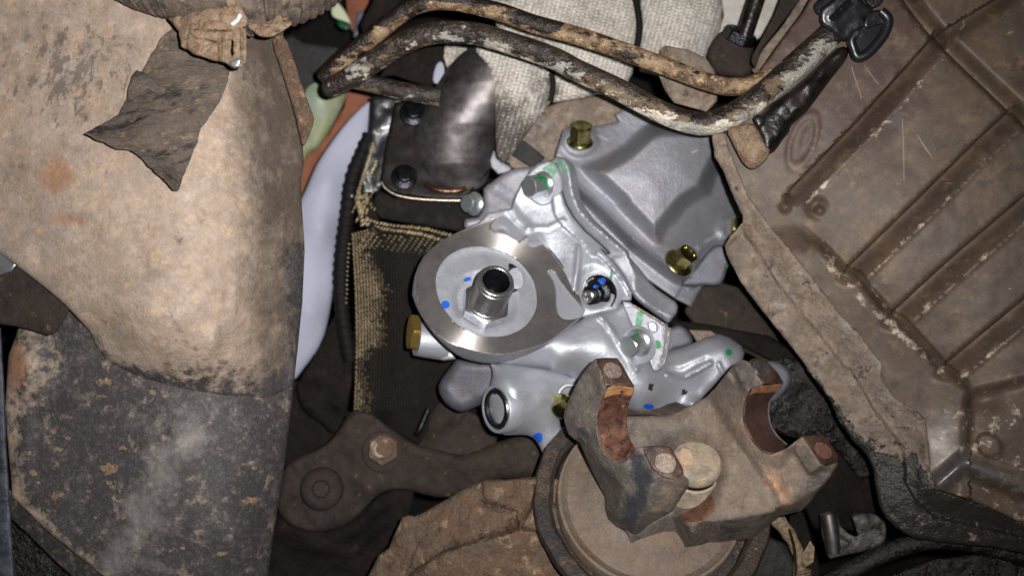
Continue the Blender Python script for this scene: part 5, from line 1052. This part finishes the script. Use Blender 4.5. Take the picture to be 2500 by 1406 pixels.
g4 = bolt(fh, (1380,985,30), (-.5,-.5,.7), 24, 26, GOLD, GOLD, 1.3, .3)
tube('bolt_seat_rim', [(1362,972,20),(1368,952,18),(1384,940,16),(1402,942,14)], 5, ALU2, fh, n=10)
# ---- paint pen marks
nm = bpy.data.objects
mk = [('filter_seat', 1087, 744, 10.5, 10, 0, BLUE),('filter_seat', 1141, 682, 10, 5, -.3, BLUE),('boss_casting', 1313, 1068, 12, 13, .6, BLUE),('boss_casting', 1209, 954, 5, 9, 0, VIOLET),
    ('lower_casting', 1584, 992, 13, 7, .1, BLUE),('lower_casting', 1779, 860, 9, 8, .3, GREEN),('joint_plate', 1606, 841, 8, 12, -.5, GREEN),('cover_tail', 1780, 652, 9, 7, 0, GREEN)]
for i, (ob, x, y, rx, ry, rot, m_) in enumerate(mk):
    decal('paint_mark', [nm[ob]], blob_outline(x, y, rx, ry, rot, 12, .08, i), m_, tc_ if ob == 'cover_tail' else fh, lift=1.0, step=2.5)
decal('green_stroke', [nm['lug'], nm['cover_flange'], nm['cover_casting'], nm['upper_casting']], T('c 430,545 520,490 600,455 650,470 690,530 700,580 650,570 590,560 560,600 540,640 500,640 470,590'), mat('thin_green_paint',(84,140,108),.5,.1,[dict(col=(140,150,146),size=14,lo=.45,hi=.6)]), fh, lift=1.2, step=3)
allb = [o_ for o_ in bpy.data.objects if o_.name.startswith('hex_head')]
decal('green_stroke', allb+[nm['lug']], T('c 345,575 400,600 440,625 470,600 460,640 490,750 470,750 440,680 415,660 395,690 400,650 330,645 370,625 410,628 350,590'), GREEN, fh, lift=1.0, step=2.5, crv=0)
decal('green_stroke', allb+[nm['joint_plate']], T('O 745,980 830,930 900,940 890,965 860,955 870,1005 840,975 815,1030 790,985'), GREEN, fh, lift=1.0, step=2.5, crv=0)
decal('green_stroke', [nm['joint_plate']], T('O 850,740 915,745 900,880 870,930 830,890 840,800'), mat('thin_green_paint_b',(70,140,100),.5,.1,[dict(col=(150,160,156),size=10,lo=.5,hi=.64)]), fh, lift=1.0, step=3, crv=0)
decal('green_stroke', [nm['upper_casting']], T('O 580,320 605,320 600,420 590,470 570,490 545,470 540,410 575,390'), GREEN, fh, lift=1.0, step=2.5, crv=0)
decal('blue_stroke', [nm['bolt_recess'], nb_]+allb, T('O 455,430 490,408 525,415 535,440 500,475 470,455'), BLUE, fh, lift=4, step=2.5)
decal('blue_stroke', [nm['bolt_recess'], nb_]+allb, T('O 410,490 440,480 462,495 450,510 420,508'), BLUE, fh, lift=4, step=2.5)
# ---- cast marks
cc = nm['cover_casting']
tube('cast_circle', [(q[0],q[1],q[2]) for q in [(1471+17*math.cos(t)*1.05+3*math.sin(t), 342+12*math.sin(t)+5*math.cos(t), -150) for t in np.linspace(0,6.28,16)[:-1]]], 1.3, CASTMARK, tc_, n=8, sub=3, closed=True) if False else None
letters('cast_mark', 'GENUINE', 1471, 337, 7.5, .45, [cc], CASTMARK, tc_, lift=1.2)
letters('cast_mark', 'PARTS', 1473, 346, 7.5, .45, [cc], CASTMARK, tc_, lift=1.2) if False else None
letters('cast_number', '1301S4723', 1741, 580, 12, -.5, [cc], CASTMARK, tc_, lift=1.2)
letters('cast_number', 'M04', 1697, 370, 9, -.42, [cc], CASTMARK, tc_, lift=1.2)
letters('cast_mark', 'H', 1702, 606, 15, .9, [cc], CASTMARK, tc_, lift=1.2)

for (x, y, a, b) in ((1590,944,6,9),(1670,957,6,8),(1430,322,4,3),(1812,537,5,4),(1545,945,3,3),(1380,1010,4,3)):
    decal('grime_spot', [nm['lower_casting'], nm['cover_casting'], nm['boss_casting']], blob_outline(x, y, a, b, .4, 11, .4, int(x)), ARM, fh if y > 700 else tc_, lift=.8, step=3)
# ================================================================ oil pan
pn = thing('oil_pan', 'large brown stained ribbed oil pan filling the right side', 'oil pan', 2150, 500, 180)
pnO = T('p 1768,330,80 1800,250,90 1900,110,110 1960,30,120 2010,-60,130 2570,-60,200 2570,1290,200 2500,1280,190 2420,1240,185 2340,1210,180 2290,1195,170 2265,1150,160 2262,1080,150 2200,1010,120 2110,900,105 2040,820,95 1960,720,85 1890,620,76 1850,540,70 1800,450,66 1762,380,66')
G1 = T('p 1775,540 F 550,370 920,0 K 1030,290 1040,270')[1:]; G1 = T('F 540,385 920,0 K 1020,310 1045,265')
G2 = T('F 870,825 1740,-10'); G2 = T('F 870,825 1740,0 K 1550,800 1565,780')
G2 = T('F 870,825 K 930,1400 1350,980 1555,790'); G3 = T('F 1120,1085 1500,740 1875,420 1950,340'); G4 = T('F 1430,1375 1875,1010 1950,940')
G5 = T('K 1100,240 1500,0 1600,-70')
X1 = T('K 830,-60 870,20 950,130 1060,265 1250,450 1555,740 1760,930')
def asym(poly, side, w, h, w2=5):
    """step: sharp drop on one side, long ramp on the other"""
    p = [(q[0], q[1]) for q in poly]
    def f(X, Y):
        d = seg_dist(X, Y, poly)
        best = np.full(X.shape, 1e18); sg = np.zeros(X.shape)
        for a, b in zip(p, p[1:]):
            dx, dy = b[0]-a[0], b[1]-a[1]; L = dx*dx+dy*dy
            t = np.clip(((X-a[0])*dx+(Y-a[1])*dy)/L, 0, 1); dd = (X-a[0]-t*dx)**2+(Y-a[1]-t*dy)**2
            s = np.sign(dx*(Y-a[1])-dy*(X-a[0])); m = dd < best; best = np.where(m, dd, best); sg = np.where(m, s, sg)
        s = d*sg*side
        return -h*np.where(s >= 0, 1-sstep(s/w), 1-sstep(-s/w2))
    return f
panel_end = T('F 600,580 740,690 870,825 940,850 1010,940 1120,1080 1190,1105 1300,1220 1430,1370 1560,1480')
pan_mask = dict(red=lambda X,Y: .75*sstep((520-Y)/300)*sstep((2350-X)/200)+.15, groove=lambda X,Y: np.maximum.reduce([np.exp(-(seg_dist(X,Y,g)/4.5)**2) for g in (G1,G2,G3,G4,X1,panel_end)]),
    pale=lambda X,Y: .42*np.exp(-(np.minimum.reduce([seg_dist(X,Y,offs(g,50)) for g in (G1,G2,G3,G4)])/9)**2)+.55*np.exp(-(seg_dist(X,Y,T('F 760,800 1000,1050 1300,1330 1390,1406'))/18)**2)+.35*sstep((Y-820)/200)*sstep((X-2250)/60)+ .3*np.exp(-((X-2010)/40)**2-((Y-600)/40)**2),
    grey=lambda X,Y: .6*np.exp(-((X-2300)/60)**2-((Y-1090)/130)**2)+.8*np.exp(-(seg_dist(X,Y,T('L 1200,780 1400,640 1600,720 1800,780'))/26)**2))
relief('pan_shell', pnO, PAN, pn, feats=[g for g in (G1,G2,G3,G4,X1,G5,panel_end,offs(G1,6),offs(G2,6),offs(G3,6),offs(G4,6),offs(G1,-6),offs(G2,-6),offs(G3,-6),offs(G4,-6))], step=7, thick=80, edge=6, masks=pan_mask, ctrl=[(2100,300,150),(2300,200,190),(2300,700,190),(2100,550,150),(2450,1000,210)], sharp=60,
    extra=addf(asym(G1,1,46,28,7), asym(G2,1,52,34,7), asym(G3,1,52,34,7), asym(G4,1,52,34,7), ridge(offs(G1,48),7,3), ridge(offs(G2,52),7,4), ridge(offs(G3,52),7,4), ridge(offs(G4,52),7,4), asym(X1,-1,46,36,9), asym(G5,1,40,30), ridge(T('F 600,560 740,680 870,815 940,850 1010,940 1120,1075 1190,1105 1300,1220 1430,1370'), 20, 0),
        (lambda X,Y: -26*sstep((Y-545)/80)*sstep(seg_dist(X,Y,panel_end)/26)*np.where(inside(X,Y,panel_end+T('p 2370,1500 1700,1500 1500,800 1700,300 1900,440')),1,0)),
        ridge(T('F 1000,960 1300,1290 1390,1390'), 13, 10), nz(120,4), nz(30,.6,3,4), nz(9,.25,2,5),
        bump(1960,345,36,86,3,.35,.85), bump(1960,345,26,62,-3,.35,.8), bump(1965,340,12,40,2,.35,.2), bump(1993,505,36,34,16,0,.1), bump(2000,513,20,18,-22,0,.1), bump(1918,505,18,18,14,0,.2), bump(1928,478,26,10,-10),
        bump(2415,1087,38,30,12,.7,.75), bump(2490,1206,30,16,12,0,.7), ridge(T('L 1220,790 1390,640 1600,740 1830,800'), 34, 34), plateau(T('L 1440,180 1900,60 1900,760 1600,720 1400,640 1420,400'), 26, 40), bump(2405,975,60,40,10)))
rl_ = thing('pan_rail', 'dusty stepped flange rail running diagonally down the left edge of the brown oil pan', 'flange rail', 2000, 700, 130)
rO = T('F 88,66,96 130,52,98 165,58,100 180,130,104 230,258,108 300,420,112 370,520,116 430,600,120 560,750,126 700,930,132 820,1088,138 930,1200,142 1060,1370,146 L 840,60,152 870,110,154 930,190,154 1100,300,152 1140,345,150 1152,450,150 1160,560,152 1170,680,156 1185,750,160 1240,820,164 1400,880,168 1600,930,172 1850,1030,176 1850,1260,150 1600,1210,148 1400,1190,144 1200,1170,138 1080,1155,134 990,1110,130 930,1070,126 870,1010,124 820,920,120 805,840,118 790,760,118 785,690,116 740,590,112 640,480,108 575,390,104 530,310,100 500,230,98 430,130,94 330,0,90 F 640,1406,86 520,1250,82 380,1080,78 260,920,74 180,770,70 162,702,72 200,640,78 264,572,86 264,530,88 215,430,88 150,270,86 105,200,88 98,150,90')
oilm = dict(oil=lambda X,Y: np.clip(1.1*sstep((Y-1040)/130) + .7*np.exp(-(seg_dist(X,Y,T('L 330,20 440,150 560,330 700,560'))/22)**2) + .25*np.exp(-((X-1960)/40)**2-((Y-730)/90)**2) - .9*np.exp(-(seg_dist(X,Y,T('L 1100,380 1130,600 1190,760'))/12)**2),0,1))
relief('rail_casting', rO, RAIL, rl_, step=6.5, thick=60, edge=9, masks=oilm, rag=1.5, extra=addf(nz(60,4), nz(22,2.6,3,4), nz(9,1.2,2,5),
    asym(T('F 295,640 340,700 400,800 480,920 560,1020 700,1190 850,1380 L 640,0 700,110 790,260 900,400 1000,540 1010,760 1060,860 1200,990 1850,1140'), -1, 60, 15, 8), ridge(T('L 860,40 930,160 1030,240 1100,330'), 9, 10), ridge(T('L 920,380 1060,400 1110,480 1130,640 1180,760'), 6, 7), bump(1982,485,20,60,-8,.5), ridge(T('F 170,700 264,600 300,650'),12,-10)))
wet = relief('wet_block', T('L 300,-60,-120 500,150,-120 560,330,-120 700,520,-130 800,700,-140 700,760,-140 520,520,-140 200,460,-140 60,400,-140 60,0,-130 160,-80,-120'), OILY, step=9, thick=60, edge=6, extra=addf(nz(40,14), nz(14,5)))
tag(wet, 'wet black grimy casting between the yoke and the pan rail', 'casting')
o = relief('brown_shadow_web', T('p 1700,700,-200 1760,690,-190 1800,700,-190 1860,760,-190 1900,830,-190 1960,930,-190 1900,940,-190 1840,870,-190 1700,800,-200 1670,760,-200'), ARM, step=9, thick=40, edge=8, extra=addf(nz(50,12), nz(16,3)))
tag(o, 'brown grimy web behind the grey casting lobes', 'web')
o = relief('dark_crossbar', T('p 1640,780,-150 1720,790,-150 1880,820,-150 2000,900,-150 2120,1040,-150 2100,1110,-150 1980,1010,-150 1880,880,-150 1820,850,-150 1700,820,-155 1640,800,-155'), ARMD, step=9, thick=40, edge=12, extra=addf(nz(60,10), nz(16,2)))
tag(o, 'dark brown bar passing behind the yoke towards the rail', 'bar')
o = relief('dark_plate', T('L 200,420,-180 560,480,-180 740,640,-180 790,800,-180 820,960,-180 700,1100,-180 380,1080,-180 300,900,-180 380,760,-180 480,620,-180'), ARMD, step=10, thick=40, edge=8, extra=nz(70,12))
tag(o, 'very dark brown plate in the gap right of the yoke', 'plate')
cn = thing('metal_connector', 'two short grimy silver spigots in the gap below the yoke', 'connector', 2060, 1300, -60)
tube('spigot', [(2022,1255,-60,19),(2030,1300,-52,19),(2036,1350,-48,15)], 19, ELBOW, cn, n=20)
relief('spigot_body', T('L 420,985,-66 530,985,-60 560,1060,-60 620,1120,-60 680,1130,-60 640,1010,-60 660,985,-60 780,980,-62 860,1040,-62 870,1120,-64 840,1190,-66 700,1240,-70 600,1260,-70 520,1280,-72 470,1260,-72'), mat('dirty_bare_alloy',(112,110,108),.5,.4,[dict(col=(60,48,38),size=26,lo=.48,hi=.6),dict(col=(30,26,24),size=10,lo=.6,hi=.68)],[(7,.7)]), cn, step=5, thick=40, edge=9, extra=addf(nz(22,6), bump(2110,1275,28,24,14,0,.2), ridge(T('L 560,1000 560,1110 640,1160'), 16, -16)), crv=2)
wh = thing('wire_harness', 'dusty tape wrapped wires hanging below the yoke', 'wire harness', 1930, 1320, 20)
tube('wrapped_wire', [(1862,1230,40,18),(1900,1270,36,18),(1930,1310,30,16),(1948,1350,26,14),(1952,1390,22,15),(1955,1450,20,17)], 16, WIREC, wh, n=16, rfn=lambda t,a,L: 1+.08*math.sin(L/7))
relief('loose_tape', T('L 300,1260,44 355,1165,50 385,1210,48 380,1310,46 330,1340,42 290,1320,40'), WIREC, wh, step=4, thick=4, edge=1.5, rag=1.5)
tube('thin_wire', [(1925,1290,48),(1938,1330,46),(1942,1370,40),(1946,1420,38)], 4, GOLD, wh, n=8)
for i in range(4): lathe('cable_tie', (1958,1392+i*7,30), (.1,-1,.1), [(21,-1.5),(22,0),(21,1.5)], WIREC, wh, n=16)
o = relief('black_mount', T('G 1400,1200,-10 1560,1150,-10 1680,1200,-10 1750,1320,-10 1760,1440,-10 1380,1440,-10'), DKG, step=9, thick=60, edge=14, extra=addf(nz(50,6), nz(12,2)))
tag(o, 'dark grey rounded mount at the bottom edge under the yoke', 'mount')
o = relief('dark_pillar', T('p 1930,1240,-40 1962,1250,-40 1990,1340,-40 2020,1460,-40 1900,1460,-40'), ARMD, step=9, thick=60, edge=8, extra=nz(40,8))
tag(o, 'dark brown pillar between the wires and the silver spigots', 'pillar')
o = thing('oily_tube', 'shiny black oily tube curving along the bottom right below the rail', 'tube', 2200, 1370, 60)
tube('tube_run', [(2000,1430,20),(2080,1392,30),(2160,1350,40),(2250,1322,50),(2340,1320,54),(2440,1340,56),(2540,1372,56)], 22, OILY, o, n=20)
o = relief('oily_sump', T('p 2140,1440,-10 2180,1400,-5 2280,1362,0 2400,1350,5 2560,1380,10 2560,1470,10 2140,1470,-10'), OILY, step=8, thick=60, edge=14, extra=addf(nz(26,5), nz(10,3)))
tag(o, 'wet black sump in the bottom right corner', 'sump')

ps = bpy.data.objects['pan_shell']
SCR = mat('pale_scratch', (134,116,101), .6, .1)
for a in ('p 2202,290 2204,290 2207,345 2208,440 2206,440 2204,350', 'p 2238,330 2240,329 2262,362 2278,386 2276,387 2258,364', 'p 2340,72 2343,70 2352,62 2350,50 2353,50 2356,64 2345,75', 'p 2302,448 2318,446 2332,450 2318,449', 'p 2078,165 2080,164 2104,240 2102,241', 'p 2108,160 2110,160 2146,206 2144,207'):
    decal('scratch', [ps], T(a), SCR, pn, lift=.8, step=3, crv=0)
